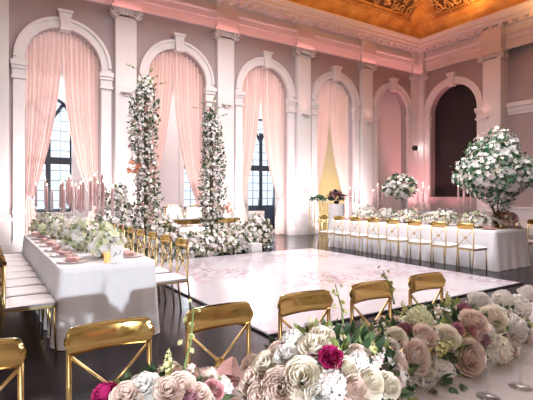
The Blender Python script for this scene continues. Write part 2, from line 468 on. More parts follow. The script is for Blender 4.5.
# ------------------------------------------------------------------ the gallery behind the arcade, with its windows
YG = 17.5
WIN = [(2.05, .78), (5.03, .78), (7.95, .78), (11.07, .78)]
def gal(s, d, z): return (s, YG + d, z)
b_open = [(-1.0, .78, 4.2, .80, 0)] + [(c, r, 4.2, (.80 if i != 3 else .0), 0) for i, (c, r) in enumerate(WIN)]
arch_wall(gal, -6, 16.3, b_open, .35, False, 'wall_gallery', WALLPALE, 6.6)
b = MB(); b.box(-6, 16.4, YB+DEP, YG+.4, 6.5, 6.6); structure(b.build('ceiling_gallery', WALLPALE))
b = MB(); b.box(16.2, 16.3, YB+.4, YG+.4, 0, 6.6); structure(b.build('wall_gallery_end', WALLPALE))
b = MB()
for z0, z1, p in ((.0, .2, .05), (.86, .98, .06)):
    cur = -6
    for c, r in [(-1.0, .78)] + WIN + [(17.2, .9)]:
        b.box(cur, c-r-.1, YG-p, YG+.01, z0, z1); cur = c+r+.1
for c, r in WIN:
    for s in (-1, 1): b.box(c+s*(r+.12)-.1, c+s*(r+.12)+.1, YG-.06, YG+.01, 0, 5.0)
structure(b.build('trim_gallery_dado', WALLPALE))

def window(c, r, sill, name, zs=4.2):
    y = YG + .2
    f = MB()
    t = .07
    zb = sill
    f.box(c-r, c-r+t, y-.04, y+.06, zb, zs); f.box(c+r-t, c+r, y-.04, y+.06, zb, zs)
    f.box(c-r, c+r, y-.04, y+.06, zb, zb+.12)
    f.box(c-r, c+r, y-.06, y+.07, 2.52, 2.78)          # transom
    f.box(c-.09, c+.09, y-.05, y+.065, zb, zs+.1)      # mullion
    pts = [(c+(r-.035)*math.cos(a), y+.01, zs+(r-.035)*math.sin(a)) for a in [PI*i/20 for i in range(21)]]
    f.tube(pts, .06, 6)
    for sg in (-1, 1):                                  # tracery
        f.tube([(c, y+.01, zs-.35), (c+sg*.2, y+.01, zs+.05), (c+sg*r*.62, y+.01, zs+.48)], .06, 6)
    root = structure(f.build(name, BLACKM))
    if sill < .1:
        d = MB(); d.box(c-r+t, c+r-t, y-.02, y+.04, .12, .92)
        for sg in (-1, 1): d.box(c+sg*.38-.24, c+sg*.38+.24, y-.04, y+.01, .24, .8)
        d.build('lower_panel', DOORP, root); z0 = .92
    else: z0 = sill+.1
    m = MB()
    for k in (-1, 1):
        xx = c + k*(.09 + (r-.09-t)/2)
        m.box(xx-.011, xx+.011, y-.01, y+.03, z0, zs+.5)
        z = z0 + .32
        a, e = sorted((c+k*.09, c+k*(r-t)))
        while z < zs+.4:
            w = r if z < zs else math.sqrt(max(.01, r*r-(z-zs)**2))
            a2, e2 = sorted((c+k*.0, c+k*min(w-.03, r-t)))
            m.box(a2, e2, y-.01, y+.03, z-.011, z+.011); z += .36
    m.build('muntin', BLACKM, root)
    g = MB(); N = 16
    P = [(c-r+.03, y+.02, zb), (c+r-.03, y+.02, zb)] + [(c+(r-.03)*math.cos(PI*i/N), y+.02, zs+(r-.03)*math.sin(PI*i/N)) for i in range(N+1)]
    g.add(P, [tuple(range(len(P)))]); g.build('pane', PANE, root)
    if sill > .1:
        s = MB(); s.box(c-r-.06, c+r+.06, YG-.1, YG+.2, sill-.08, sill); s.build('window_sill', WALLPALE, root)
for i, (c, r) in enumerate(WIN): window(c, r, .80 if i != 3 else .0, f'window_{i+1}')
window(-1.0, .78, .80, 'window_5')

# ------------------------------------------------------------------ curtains
def curtain(c, sg, label, seed, ztie=1.35, spread=1.0):
    rr = random.Random(seed); ph = [rr.uniform(0, 6.28) for _ in range(4)]
    r = RA - .01; Y0 = YB + .24; nf = 8
    root = thing('curtain', label, 'curtain', (c+sg*r, Y0, 0), 0, 'pink drapes in the arches')
    def fold(u, k): return math.sin(2*PI*nf*u + ph[0] + .5*math.sin(3*u+ph[1])) + .35*math.sin(2*PI*nf*2.3*u + ph[2])
    def top(u):
        x = c + sg*(r*.985*(1-u) - .012)
        dx = x - c; return x, ZS + math.sqrt(max(0, r*r-dx*dx)) - .01
    def f(u, v):
        xt, zt = top(u)
        xi = c + sg*(r - .03 - .17*u); zi = ztie + .10*(1-u) - .10*u
        s = v; k = s**(2.5 if sg > 0 else 1.8)*spread
        x = xt + (xi-xt)*k; z = zt + (zi-zt)*s
        if u > .5: z -= .18*math.sin(PI*min(1, s))**2*(u-.5)*2*s
        amp = .085*(1-.45*s)
        return (x-c-sg*r + .012*fold(u+.1, 1)*s*(1-s), amp*fold(u, 0) + .02*u, z)
    m = MB(); m.grid(f, 72, 26)
    m.build('drape', VOILE, root, smooth=True)
    def g(u, v):
        xi = r - .03 - .17*u; xo = r - .0 - (.30+.05*v)*u
        e = min(1, v*2.2)
        x = c + sg*(xi+(xo-xi)*e**.7); zi = ztie + .10*(1-u) - .10*u
        return (x-c-sg*r, (.03+.02*e)*fold(u*.6, 0), zi + (.02-zi)*v)
    m = MB(); m.grid(g, 40, 12); m.build('tail', VOILE, root, smooth=True)
    m = MB(); m.tube([(-sg*(.0+.03), -.09, ztie+.09), (-sg*.12, -.10, ztie-.0), (-sg*.22, -.04, ztie-.1), (-sg*.2, .05, ztie-.06), (-sg*.02, .08, ztie+.08)], .022, 6)
    m.build('tieback', NAPK, root, smooth=True)
NM = ['leftmost arch', 'arch behind the flower pillars', 'arch right of the flower pillars', 'arch with yellow light behind']
for i in range(4):
    curtain(ARCH[i], -1, f'blush pink drape at the left of the {NM[i]}', 20+i, spread=1.0)
    curtain(ARCH[i], 1, f'blush pink drape at the right of the {NM[i]}', 40+i, spread=1.0)

# ------------------------------------------------------------------ dance floor
d = thing('dance_floor', 'glossy white dance floor with faint blush floral print and dark edge', 'dance floor', (4.9, 6.5, 0))
b = MB(); b.box(-2.42, 2.42, -2.7, 2.7, .002, .022); b.build('panel', DANCEM, d)
b = MB()
for x0, x1, y0, y1 in ((-2.45, 2.45, -2.73, -2.70), (-2.45, 2.45, 2.70, 2.73), (-2.45, -2.42, -2.7, 2.7), (2.42, 2.45, -2.7, 2.7)): b.box(x0, x1, y0, y1, .0, .021)
b.build('edge_strip', BLACKP, d)

# ------------------------------------------------------------------ chairs
def make_chair():
    t = thing('cross_back_chair', 'x', 'chair')
    W, D, SH, TH = .163, .20, .455, .93
    def rail():
        m = MB(); w, h = .181, .055; nu, nv = 26, 6
        def half(u):
            k = max(0, (abs(u)-.80)/.20); return h*math.sqrt(max(.02, 1-k*k*.97))
        def fn(side):
            def f(a, q):
                u = 2*a-1; v = 2*q-1
                return (u*w, D + .035 - .04*u*u + side*.010*(1-.5*v**4) + v*.006, .855 + half(u)*v)
            return f
        m.grid(fn(-1), nu, nv); m.grid(fn(1), nu, nv)
        o = (nu+1)*(nv+1); n1 = nu+1
        ring = [i for i in range(n1)] + [j*n1+nu for j in range(1, nv+1)] + [nv*n1+i for i in range(nu-1, -1, -1)] + [j*n1 for j in range(nv-1, 0, -1)]
        m.f += [(ring[i], ring[(i+1) % len(ring)], ring[(i+1) % len(ring)]+o, ring[i]+o) for i in range(len(ring))]
        return m
    rail().build('top_rail', GOLD, t, smooth=True)
    for s in (-1, 1):
        m = MB(); m.tube([(s*W*.97, D+.05, 0), (s*W, D, SH), (s*W, D+.005, .83)], .0115, 8); m.build('leg', GOLDS, t, smooth=True)
        m = MB(); m.tube([(s*W, -D-.01, 0), (s*W, -D+.01, SH-.03)], .0115, 8); m.build('leg', GOLDS, t, smooth=True)
        m = MB(); m.tube([(-s*W, D+.004, .80), (0, D+.004, .64), (s*W, D, .485)], .0075, 6); m.build('cross_bar', GOLDS, t, smooth=True)
    m = MB(); N = 10
    V = []; F = []
    for k in range(N):
        a = 2*PI*k/N; q = .026 if k % 2 else .020
        V += [(q*math.cos(a), D-.008, .64+q*math.sin(a)), (q*.9*math.cos(a), D+.014, .64+q*.9*math.sin(a))]
    V += [(0, D-.018, .64), (0, D+.024, .64)]
    for k in range(N):
        e = (k+1) % N
        F += [(2*k, 2*e, 2*e+1, 2*k+1), (2*k, 2*N, 2*e), (2*k+1, 2*e+1, 2*N+1)]
    m.add(V, F); m.build('rosette', GOLD, t)
    m = MB()
    m.box(-W-.012, W+.012, D-.018, D+.006, SH-.045, SH-.015); m.box(-W-.012, W+.012, -D-.006, -D+.018, SH-.045, SH-.015)
    m.box(-W-.012, -W+.012, -D, D, SH-.045, SH-.015); m.box(W-.012, W+.012, -D, D, SH-.045, SH-.015)
    m.build('seat_frame', GOLDS, t)
    m = MB()
    def cu(side):
        def f(a, q):
            u, v = 2*a-1, 2*q-1
            e = (1-u**6)*(1-v**6)
            sx = .2*(1 if abs(u) < 1 else 1)
            return (u*.185, v*.205-.005, SH-.020 + (.020 + side*.030*max(.0, e)**.5 if side > 0 else 0.0))
        return f
    m.grid(cu(1), 12, 12); n1 = 13; o = len(m.v); m.grid(cu(-1), 12, 12)
    ring = [i for i in range(n1)] + [j*n1+12 for j in range(1, n1)] + [12*n1+i for i in range(11, -1, -1)] + [j*n1 for j in range(11, 0, -1)]
    m.f += [(ring[i], ring[(i+1) % len(ring)], ring[(i+1) % len(ring)]+o, ring[i]+o) for i in range(len(ring))]
    m.build('seat_cushion', CUSH, t, smooth=True)
    return t
chair0 = make_chair(); used = []
def chair(x, y, rz, label, group, dz=0):
    if not used:
        used.append(1); chair0.location = (x, y, dz); chair0.rotation_euler = (0, 0, rz); chair0['label'] = label; chair0['group'] = group
        return chair0
    return dup(chair0, (x, y, dz), rz, label, group)
lab = ['gold cross-back chair cut off by the left edge, at the foreground table', 'gold cross-back chair in front of the left table, second from left in the foreground row', 'gold foreground chair left of the dance floor corner, third from left in its row', 'middle gold chair of the foreground row, before the dance floor', 'gold foreground chair with mirror-like rail, fourth along before the dance floor', 'rightmost gold foreground chair with mirror-like rail before the dance floor']
for i in range(6):
    chair((-.045 if i else -.025)-.012+.515*i, 1.72 + (.0 if i else -.02), rnd.uniform(-.03, .03), lab[i], 'foreground row of gold chairs')

# ------------------------------------------------------------------ tables
def cloth(cx, cy, hx, hy, z, mt, name, label, amp=.03, seed=1, hem=.006, flare=.05):
    rr = random.Random(seed)
    t = thing(name, label, 'table', (cx, cy, 0))
    per = []
    rc = .05; n = 60
    def side(x0, y0, x1, y1):
        L = math.hypot(x1-x0, y1-y0); k = max(6, int(L/.045))
        for i in range(k): per.append((x0+(x1-x0)*i/k, y0+(y1-y0)*i/k))
    def arc(px, py, a0):
        for i in range(6):
            a = a0 + PI/2*i/6; per.append((px+rc*math.cos(a), py+rc*math.sin(a)))
    side(-hx+rc, -hy, hx-rc, -hy); arc(hx-rc, -hy+rc, -PI/2); side(hx, -hy+rc, hx, hy-rc); arc(hx-rc, hy-rc, 0)
    side(hx-rc, hy, -hx+rc, hy); arc(-hx+rc, hy-rc, PI/2); side(-hx, hy-rc, -hx, -hy+rc); arc(-hx+rc, -hy+rc, PI)
    N = len(per); m = MB()
    # outward normals
    nor = []
    for i in range(N):
        a = Vector(per[i-1]); b_ = Vector(per[(i+1) % N]); e = (b_-a).normalized(); nor.append(Vector((e.y, -e.x)))
    ph = []; x = 0
    cum = [0]
    for i in range(N): cum.append(cum[-1] + (Vector(per[(i+1) % N])-Vector(per[i])).length)
    total = cum[-1]; K = max(6, round(total/.33))
    ph0 = [rr.uniform(0, 6.28) for _ in range(3)]
    rows = 12
    V = []
    for j in range(rows+1):
        v = j/rows; zz = z*(1-v) + hem*v
        for i in range(N):
            s = cum[i]/total*2*PI
            w = math.sin(K*s+ph0[0]+1.2*math.sin(3*s+ph0[1]))
            w = .6*w + .4*math.sin(K*1.0*s*2+ph0[2]) * .5
            cd = min(abs(abs(per[i][0])-hx)+abs(abs(per[i][1])-hy), .25)/.25
            off = (v**1.1)*(amp*(w+.6) + flare*(.3+.7*(1-cd)))
            if j == 0: off = -.0
            V.append((per[i][0]+nor[i].x*off, per[i][1]+nor[i].y*off, zz if j else z))
    F = [((j+1)*N+i, (j+1)*N+(i+1) % N, j*N+(i+1) % N, j*N+i) for j in range(rows) for i in range(N)]
    F.append(tuple(range(N)))
    m.add(V, F); o = m.build('tablecloth', mt, t, smooth=False)
    for p in o.data.polygons[:-1]: p.use_smooth = True
    m = MB(); m.box(-hx+.03, hx-.03, -hy+.03, hy-.03, z-.05, z-.012); m.build('tabletop', TWIG, t)
    for sx in (-1, 1):
        for sy in (-1, 1):
            m = MB(); m.tube([(sx*(hx-.12), sy*(hy-.2), 0), (sx*(hx-.12), sy*(hy-.2), z-.05)], .02, 8); m.build('leg', BLACKP, t)
    return t
cloth(1.08, 6.55, .46, 2.05, .76, CLOTH, 'banquet_table', 'long table at left under a floor-length white cloth, set with tall candles', seed=2)
cloth(8.68, 6.98, .57, 2.33, .76, CLOTH, 'banquet_table', 'long table at right under white cloth, holding the flowering tree centrepiece', seed=5, amp=.035)
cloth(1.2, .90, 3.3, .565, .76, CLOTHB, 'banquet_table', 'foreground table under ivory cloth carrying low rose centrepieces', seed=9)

# chairs at the left table
for i in range(8):
    y = 4.66 + .5*i
    chair(.38, y, PI/2, f'gold chair with white seat left of the candle table, {ORD[i]} from the camera', 'chairs on the left side of the candle table')
    y = 5.08+.55*i
    if i < 7: chair(1.86, y, -PI/2, f'gold chair on the dance-floor side of the candle table, {ORD[i]} from the camera', 'chairs on the dance-floor side of the candle table')
ys = [4.89, 5.46, 6.04, 6.62, 7.18, 7.76, 8.34, 8.92]
for i, y in enumerate(ys):
    chair(7.72, y, PI/2, f'gold chair between dance floor and right table, {ORD[i]} from the right', 'chairs on the dance-floor side of the right table')
for i, y in enumerate(ys):
    chair(9.66, y-.1, -PI/2, f'gold chair on the far wall side of the right table, {ORD[i]} from the right', 'chairs on the far side of the right table')

# ------------------------------------------------------------------ flower templates
def rot_to(dirv, spin):
    d = Vector(dirv).normalized()
    q = d.to_track_quat('Z', 'Y').to_matrix()
    return np.array(q @ Matrix.Rotation(spin, 3, 'Z'))
def rose_T(layers=9, per=3, n=(6, 4), openf=1.0, seed=1, ruffle=0.):
    rr = random.Random(seed); m = MB(); tot = layers*per
    for k in range(tot):
        o = k/(tot-1); th = k*2.39996 + rr.uniform(-.15, .15)
        rmax = (.16 + .84*o**.85)*(.92+.16*rr.random()); zm = .95 - (.62*o**1.4)*openf
        ha = R(72 - 22*o); curl = .16*o; low = -.25
        rp = rr.uniform(0, 6.28)
        def f(a, v, th=th, rmax=rmax, zm=zm, ha=ha, curl=curl):
            u = 2*a-1
            ang = th + u*ha*(.45+.55*math.sin(min(1, v*1.5)*PI/2))
            e = 1 - .22*abs(u)**2.5*v
            rad = rmax*(.25 + .75*math.sin(min(1, v)*PI/2)) + curl*max(0, v-.6)*1.6
            z = low + (zm-low)*(v**1.15)*e - curl*max(0, v-.75)*1.3
            if ruffle: rad += ruffle*v*math.sin(u*9+rp)*.5; z += ruffle*v*math.cos(u*8+rp)
            return (rad*math.cos(ang), rad*math.sin(ang), z)
        m.grid(f, n[0], n[1])
    return m.v, m.f
def star_T(p=5, cup=.35, w=.42, double=False):
    m = MB()
    for L in range(2 if double else 1):
        for k in range(p):
            a = 2*PI*(k+.5*L)/p; s = 1 - .38*L; c_ = cup + .35*L
            def pt(r, side): 
                ca, sa = math.cos(a), math.sin(a); return (r*ca - side*sa, r*sa + side*ca, c_*r*r + .06*L)
            V = [pt(.03, 0), pt(.55*s, -w*s), pt(.55*s, w*s), pt(1.0*s, -w*.55*s), pt(1.0*s, w*.55*s)]
            m.add(V, [(0, 1, 2), (1, 3, 4, 2)])
    return m.v, m.f
def leaf_T(w=.28):
    V = [(0, 0, 0), (-w, .4, .05), (w, .4, .05), (0, .42, 0), (-w*.7, .75, .02), (w*.7, .75, .02), (0, .78, -.03), (0, 1.05, -.12)]
    return V, [(0, 3, 1), (0, 2, 3), (1, 3, 6, 4), (3, 2, 5, 6), (4, 6, 7), (6, 5, 7)]
def hydra_T(n=42, seed=3):
    rr = random.Random(seed); m = MB(); st = star_T(4, .2, .48)
    for k in range(n):
        z = 1 - 1.5*(k+.5)/n; q = math.sqrt(max(0, 1-z*z)); a = k*2.39996
        d = Vector((q*math.cos(a), q*math.sin(a), z)); m.place(st, np.array(d)*.82*rr.uniform(.93, 1.07), rot_to(d, rr.uniform(0, 6)), .30)
    return m.v, m.f
def spike_T(n=14, seed=2):
    rr = random.Random(seed); m = MB(); st = star_T(5, .6, .45)
    m.tube([(0, 0, -.2), (0, 0, 1.0)], .015, 4)
    for k in range(n):
        z = .1 + .85*k/n; a = k*2.4; d = Vector((math.cos(a), math.sin(a), .5)); s = .16*(1-.7*k/n)
        m.place(st, (math.cos(a)*s*.8, math.sin(a)*s*.8, z), rot_to(d, a), s)
    return m.v, m.f
T_ROSE = [rose_T(7, 3, (8, 4), 1.0, s, .035) for s in (1, 2, 3)]
T_ROSEO = [rose_T(6, 3, (8, 4), 1.25, s, .05) for s in (4, 5)]
T_RUF = rose_T(9, 4, (8, 4), 1.15, 6, .09)
T_SROSE = rose_T(4, 3, (3, 2), 1.0, 7)
T_STAR = star_T(5, .35, .42, True); T_STAR1 = star_T(5, .25, .42); T_LEAF = leaf_T(); T_LEAFW = leaf_T(.4); T_LEAFN = leaf_T(.13)
T_HYD = hydra_T(); T_SPIKE = spike_T()
def TM(T, name, m, smooth=True):
    b = MB(); b.v = [tuple(p) for p in T[0]]; b.f = list(T[1]); return b.mesh(name, m, smooth)
ME = {}
def me_for(kind, m):
    k = (kind, m.name)
    if k not in ME:
        T = {'rose': T_ROSE[0], 'rose2': T_ROSE[1], 'rose3': T_ROSE[2], 'open': T_ROSEO[0], 'open2': T_ROSEO[1], 'ruf': T_RUF, 'spray': T_SROSE, 'star': T_STAR, 'star1': T_STAR1, 'hyd': T_HYD, 'spike': T_SPIKE, 'leaf': T_LEAF}[kind]
        ME[k] = TM(T, {'ruf': 'carnation', 'star': 'blossom', 'star1': 'blossom', 'hyd': 'hydrangea', 'spike': 'stock_spike', 'leaf': 'leaf'}.get(kind, 'rose'), m, kind not in ('star1', 'leaf'))
    return ME[k]
KNAME = {'ruf': 'carnation', 'star': 'blossom', 'star1': 'blossom', 'hyd': 'hydrangea', 'spike': 'flower_spike', 'spray': 'spray_rose'}
def wchoice(rr, tbl):
    s = sum(w for *_, w in tbl); x = rr.uniform(0, s)
    for *e, w in tbl:
        x -= w
        if x <= 0: return e
    return tbl[-1][:-1]

def bouquet(root, sampler, nb, table, nstuff, nleaf, lsize, leafm, seed, leafT=None, stuffT=None, stuff_table=None, lin=.0):
    """blooms as parts (nb of them), the many small rest and the leaves as one part each;
    sampler(rr) -> (point in the root's frame, outward direction)"""
    rr = random.Random(seed)
    for i in range(nb):
        p, d = sampler(rr); kind, m, s = wchoice(rr, table)
        d = Vector(d) + Vector((rr.uniform(-.35, .35), rr.uniform(-.35, .35), rr.uniform(-.2, .35)))
        link(KNAME.get(kind, 'rose'), me_for(kind, m), root, p, rot_to(d, rr.uniform(0, 6.28)), s*rr.uniform(.85, 1.15))
    by = {}
    for i in range(nstuff):
        p, d = sampler(rr); T, m, s = wchoice(rr, stuff_table)
        d = Vector(d) + Vector((rr.uniform(-.6, .6), rr.uniform(-.6, .6), rr.uniform(-.5, .6)))
        by.setdefault(m.name, (m, MB()))[1].place(T, p, rot_to(d, rr.uniform(0, 6.28)), s*rr.uniform(.75, 1.2))
    for k, (m, mb) in by.items():
        mb.build('small_blossoms', m, root, smooth=True)['kind'] = 'stuff'
    lm = leafm if isinstance(leafm, list) else [leafm]
    mbs = [MB() for _ in lm]
    for i in range(nleaf):
        p, d = sampler(rr); d = Vector(d)*.8 + Vector((rr.uniform(-1, 1), rr.uniform(-1, 1), rr.uniform(-.8, 1)))
        q = Vector(p) - Vector(d).normalized()*lin
        mbs[i % len(lm)].place(leafT or T_LEAF, q, rot_to(d, rr.uniform(0, 6.28)) @ np.array([[1, 0, 0], [0, 0, -1], [0, 1, 0]]), lsize*rr.uniform(.6, 1.3))
    for m, mb in zip(lm, mbs): mb.build('foliage', m, root)['kind'] = 'stuff'

def ell(rx, ry, rz, cz, zmin=-.3, jitter=.12):
    def f(rr):
        while True:
            v = Vector((rr.gauss(0, 1), rr.gauss(0, 1), rr.gauss(0, 1))).normalized()
            if v.z > zmin: break
        k = 1 + rr.uniform(-jitter*1.6, jitter)
        return (v.x*rx*k, v.y*ry*k, cz+v.z*rz*k), (v.x/rx, v.y/ry, v.z/rz)
    return f

# ------------------------------------------------------------------ flower pillars
def pillar(name, x, y, h, r0, label, seed, lean=0):
    root = thing(name, label, 'flower pillar', (x, y, 0))
    m = MB(); m.tube([(0, 0, 0), (0, 0, h*.95)], .05, 8); m.build('post', TWIG, root)
    m = MB(); m.lathe([(.3, 0), (.3, .02), (.05, .03)], 20); m.build('base', BLACKP, root)
    def samp(rr):
        v = rr.random()**.95; a = rr.uniform(0, 2*PI)
        q = r0*(.85 + .35*math.sin(v*9+seed) * .35 + .2*(1-v)) * (1 if v < .86 else (1-v)/.14*.75+.25) * rr.uniform(.5, 1.2)
        return (q*math.cos(a) + .05*math.sin(v*6+seed) + (.0 if seed < 110 else .12*(.6-v)), q*math.sin(a), .1 + v*(h-.1)), (math.cos(a), math.sin(a), .25)
    table = [('spray', WHITEF, .046, 5), ('spray', BLUSHF, .04, 1.5), ('star', WHITEF, .055, 5), ('spray', CREAMF, .05, 2), ('spray', PINKF, .04, .6)]
    stuff = [(T_STAR1, WHITEF, .035, 7), (T_STAR1, BLUSHF, .034, .7), (T_STAR1, PINKF, .03, .7)]
    bouquet(root, samp, 100, table, 700, 1900, .075, [GREEND, GREEND, GREEN], seed, None, None, stuff, .06)
    # loose sprigs at the tip
    m = MB(); f = MB(); rr = random.Random(seed+9)
    for k in range(9):
        a = rr.uniform(0, 6.28); z0 = h*rr.uniform(.86, .97); L = rr.uniform(.25, .55); sp = rr.uniform(.15, .5)
        p = [Vector((0, 0, z0)), Vector((sp*.5*math.cos(a), sp*.5*math.sin(a), z0+L*.6)), Vector((sp*math.cos(a), sp*math.sin(a), z0+L*(.95-sp*.5)))]
        m.tube(p, [.008, .006, .003], 4)
        for e in range(8):
            t = e/7; q = p[1].lerp(p[2], t) if e > 2 else p[0].lerp(p[1], e/3)
            dd = Vector((rr.uniform(-1, 1), rr.uniform(-1, 1), rr.uniform(-.2, 1)))
            f.place(T_STAR1 if e % 2 else T_LEAF, q, rot_to(dd, a), .028)
    m.build('twig', TWIG, root); f.build('tip_sprig', GREENL, root)
    # coral sprig standing out from the side
    m = MB()
    for k in range(16):
        dd = Vector((rr.uniform(-1, 1), rr.uniform(-1, 1), rr.uniform(-1, 1)))
        m.place(T_STAR1, (-.30+rr.uniform(-.16, .12) if seed < 110 else .32+rr.uniform(-.12, .18), -.15, h*(.50 if seed < 110 else .30)+rr.uniform(-.1, .12)), rot_to(dd, k), .05)
    m.build('coral_sprig', CORALF, root)
pillar('flower_pillar', 3.09, 9.70, 4.05, .30, 'taller flower pillar on the left of the sweetheart table, white and blush blooms', 101)
pillar('flower_pillar', 4.9, 10.15, 3.66, .30, 'shorter flower pillar on the right of the sweetheart table, white blooms', 117)

# flower banks around the sweetheart table
def bank(x, y, rx, ry, rz, label, seed, nb=80, lime=0):
    root = thing('floral_mound', label, 'flowers', (x, y, 0), 0, 'flower mounds at the sweetheart table')
    m = MB(); m.lathe([(min(rx, ry)*.6, 0), (min(rx, ry)*.6, .12), (.02, .13)], 16); m.build('tray', BLACKP, root)
    table = [('spray', WHITEF, .06, 5), ('spray', CREAMF, .055, 2), ('hyd', WHITEF, .07, 1), ('star', WHITEF, .065, 4), ('spray', BLUSHF, .05, .5), ('hyd', LIMEF, .08, lime)]
    stuff = [(T_STAR1, WHITEF, .05, 6), (T_STAR1, CREAMF, .045, 2), (T_STAR1, BLUSHF, .045, .6)]
    bouquet(root, ell(rx, ry, rz, rz*.32, -.25, .2), nb, table, int(nb*4), int(nb*11), .085, [GREEND, GREEND, GREEN, GREENL], seed, None, None, stuff, .07)
bank(3.35, 9.35, .42, .36, .62, 'white flower mound at the foot of the left flower pillar', 201)
bank(4.05, 9.55, .52, .34, .40, 'white flower mound in front of the sweetheart table, left of centre', 202)
bank(4.82, 9.62, .50, .36, .43, 'white and green flower mound before the right flower pillar', 203)
bank(5.55, 9.85, .38, .34, .52, 'white flower mound in front of the sweetheart table\'s right end', 204)
bank(6.28, 10.2, .40, .38, .62, 'rightmost white flower mound, beside the white box', 205)
bank(2.45, 9.9, .42, .4, 1.15, 'loose pale flower bush left of the taller pillar', 206, 70, 1)
b = MB(); b.box(-.16, .16, -.13, .13, 0, .23); o = bevel(b.build('white_box', MARBLE), .008); o.location = (5.72, 9.44, 0); o.rotation_euler = (0, 0, .1)
tag(o, 'small white box on the floor in front of the flower mounds', 'box')

# sweetheart table
t = thing('sweetheart_table', 'gold framed sweetheart table with white top between the flower pillars', 'table', (5.0, 11.0, 0))
b = MB(); b.box(-1.05, 1.05, -.34, .34, .79, .82); bevel(b.build('tabletop', MARBLE, t), .006)
b = MB(); b.box(-1.03, 1.03, -.33, -.31, .67, .79); b.box(-1.03, 1.03, .31, .33, .67, .79); b.box(-1.03, -1.01, -.31, .31, .67, .79); b.box(1.01, 1.03, -.31, .31, .67, .79); b.build('apron', GOLD, t)
for sx in (-1, 1):
    for sy in (-1, 1):
        b = MB(); b.box(sx*1.0-.025, sx*1.0+.025, sy*.3-.025, sy*.3+.025, 0, .67); b.build('leg', GOLD, t)
b = MB(); b.box(-.95, .95, -.02, .02, .12, .15); b.build('stretcher', GOLD, t)
for i, x in enumerate((4.62, 5.25)):
    q = thing('armchair', ['gold framed armchair with pale back behind the sweetheart table, left one', 'gold framed armchair behind the sweetheart table, right one by the pillar'][i], 'chair', (x, 11.75, 0), 0, 'pair of sweetheart chairs')
    b = MB()
    for s in (-1, 1): b.tube([(s*.25, .26, 0), (s*.25, .24, .45), (s*.24, .30, 1.05)], .018, 8); b.tube([(s*.25, -.24, 0), (s*.25, -.24, .45)], .018, 8)
    b.tube([(-.24, .30, 1.05), (-.12, .31, 1.12), (.12, .31, 1.12), (.24, .30, 1.05)], .018, 8)
    b.build('frame', GOLD, q, smooth=True)
    b = MB(); b.box(-.22, .22, .265, .295, .55, 1.06); bevel(b.build('backrest', CHAIRW, q), .01)
    b = MB(); b.box(-.26, .26, -.26, .25, .42, .50); bevel(b.build('seat', CHAIRW, q), .02)
def glass_candle(x, y, z, label, h=.2, r=.06, grp=None):
    q = thing('candle_vase', label, 'candle', (x, y, z), 0, grp)
    b = MB(); b.lathe([(r, 0.001), (r, h)], 18); b.f = b.f[:-1]; b.build('glass_cylinder', GLASS, q, smooth=True)
    b = MB(); b.lathe([(r*.6, .003), (r*.6, h*.6), (r*.1, h*.61)], 14); b.build('candle', IVORYWAX, q, smooth=True)
    b = MB(); b.lathe([(.001, h*.62), (.008, h*.66), (.005, h*.73), (.0005, h*.78)], 8); b.build('flame', FLAME, q, smooth=True)
for i, (dx, dy, hh) in enumerate(((-.95, -.1, .26), (-.72, -.15, .18), (-.45, .05, .16), (.25, -.1, .16), (.62, .05, .2), (.9, -.1, .3))):
    glass_candle(5.0+dx, 11.0+dy, .82, f'candle in a clear glass cylinder on the sweetheart table, {ORD[i]} from left', hh, .065, 'candles on the sweetheart table')

# ------------------------------------------------------------------ candelabra with pink tapers
def make_candelabra(arms=3, h=.54, tl=.38):
    q = thing('candelabra', 'x', 'candelabra')
    b = MB(); b.lathe([(.075, .001), (.075, .012), (.02, .03), (.011, .06), (.011, h*.55), (.02, h*.58), (.011, h*.62), (.011, h-.02), (.022, h)], 14); b.build('stem', GLASS, q, smooth=True)
    pos = [(0, 0, h)]
    for k in range(arms):
        a = 2*PI*k/arms + .4; hz = h - .10 + .05*(k % 2)
        b = MB(); b.tube([(0, 0, h*.55), (.07*math.cos(a), .07*math.sin(a), h*.48), (.13*math.cos(a), .13*math.sin(a), h*.58), (.14*math.cos(a), .14*math.sin(a), hz)], .007, 6); b.build('arm', GLASS, q, smooth=True)
        pos.append((.14*math.cos(a), .14*math.sin(a), hz))
    for k, (x, y, z) in enumerate(pos):
        L = tl*(1 - .14*((k*2) % 3)/2)
        b = MB(); b.lathe([(.017, 0), (.015, L*.9), (.010, L), (.001, L+.006)], 10, (x, y, z)); o = b.build('taper_candle', CANDLE, q, smooth=True)
        f = MB(); f.lathe([(.0008, 0), (.007, .012), (.005, .024), (.0004, .036)], 8, (x, y, z+L+.004)); f.build('flame', FLAME, o, smooth=True)
        c2 = MB(); c2.lathe([(.019, -.012), (.026, .03)], 12, (x, y, z)); c2.f = c2.f[:-1]; c2.build('cup', GLASS, q, smooth=True)
        c3 = MB(); c3.lathe([(.030, -.01), (.034, L+.07)], 14, (x, y, z)); c3.f = [f for f in c3.f if len(f) == 4]; c3.build('hurricane', CLEAR, q, smooth=True)
    return q
cand = make_candelabra()
spots = [(1.20, 5.40, 'left', 0), (1.24, 6.0, 'left', 1), (.98, 6.28, 'left', 2), (1.12, 7.05, 'left', 3), (1.2, 7.9, 'left', 4), (.90, 8.1, 'left', 5), (8.60, 5.62, 'right', 0), (8.72, 6.75, 'right', 1), (8.60, 8.05, 'right', 2), (8.66, 8.95, 'right', 3)]
for i, (x, y, sd, k) in enumerate(spots):
    l = (f'clear candelabra with dusty pink tapers on the left table, {ORD[k]} from the camera' if sd == 'left' else f'clear candelabra with pink tapers on the right table, {ORD[k]} from the right')
    if i == 0: cand.location = (x, y, .76); cand['label'] = l; cand['group'] = 'glass candelabra'
    else: dup(cand, (x, y, .76), rnd.uniform(0, 3), l, 'glass candelabra')

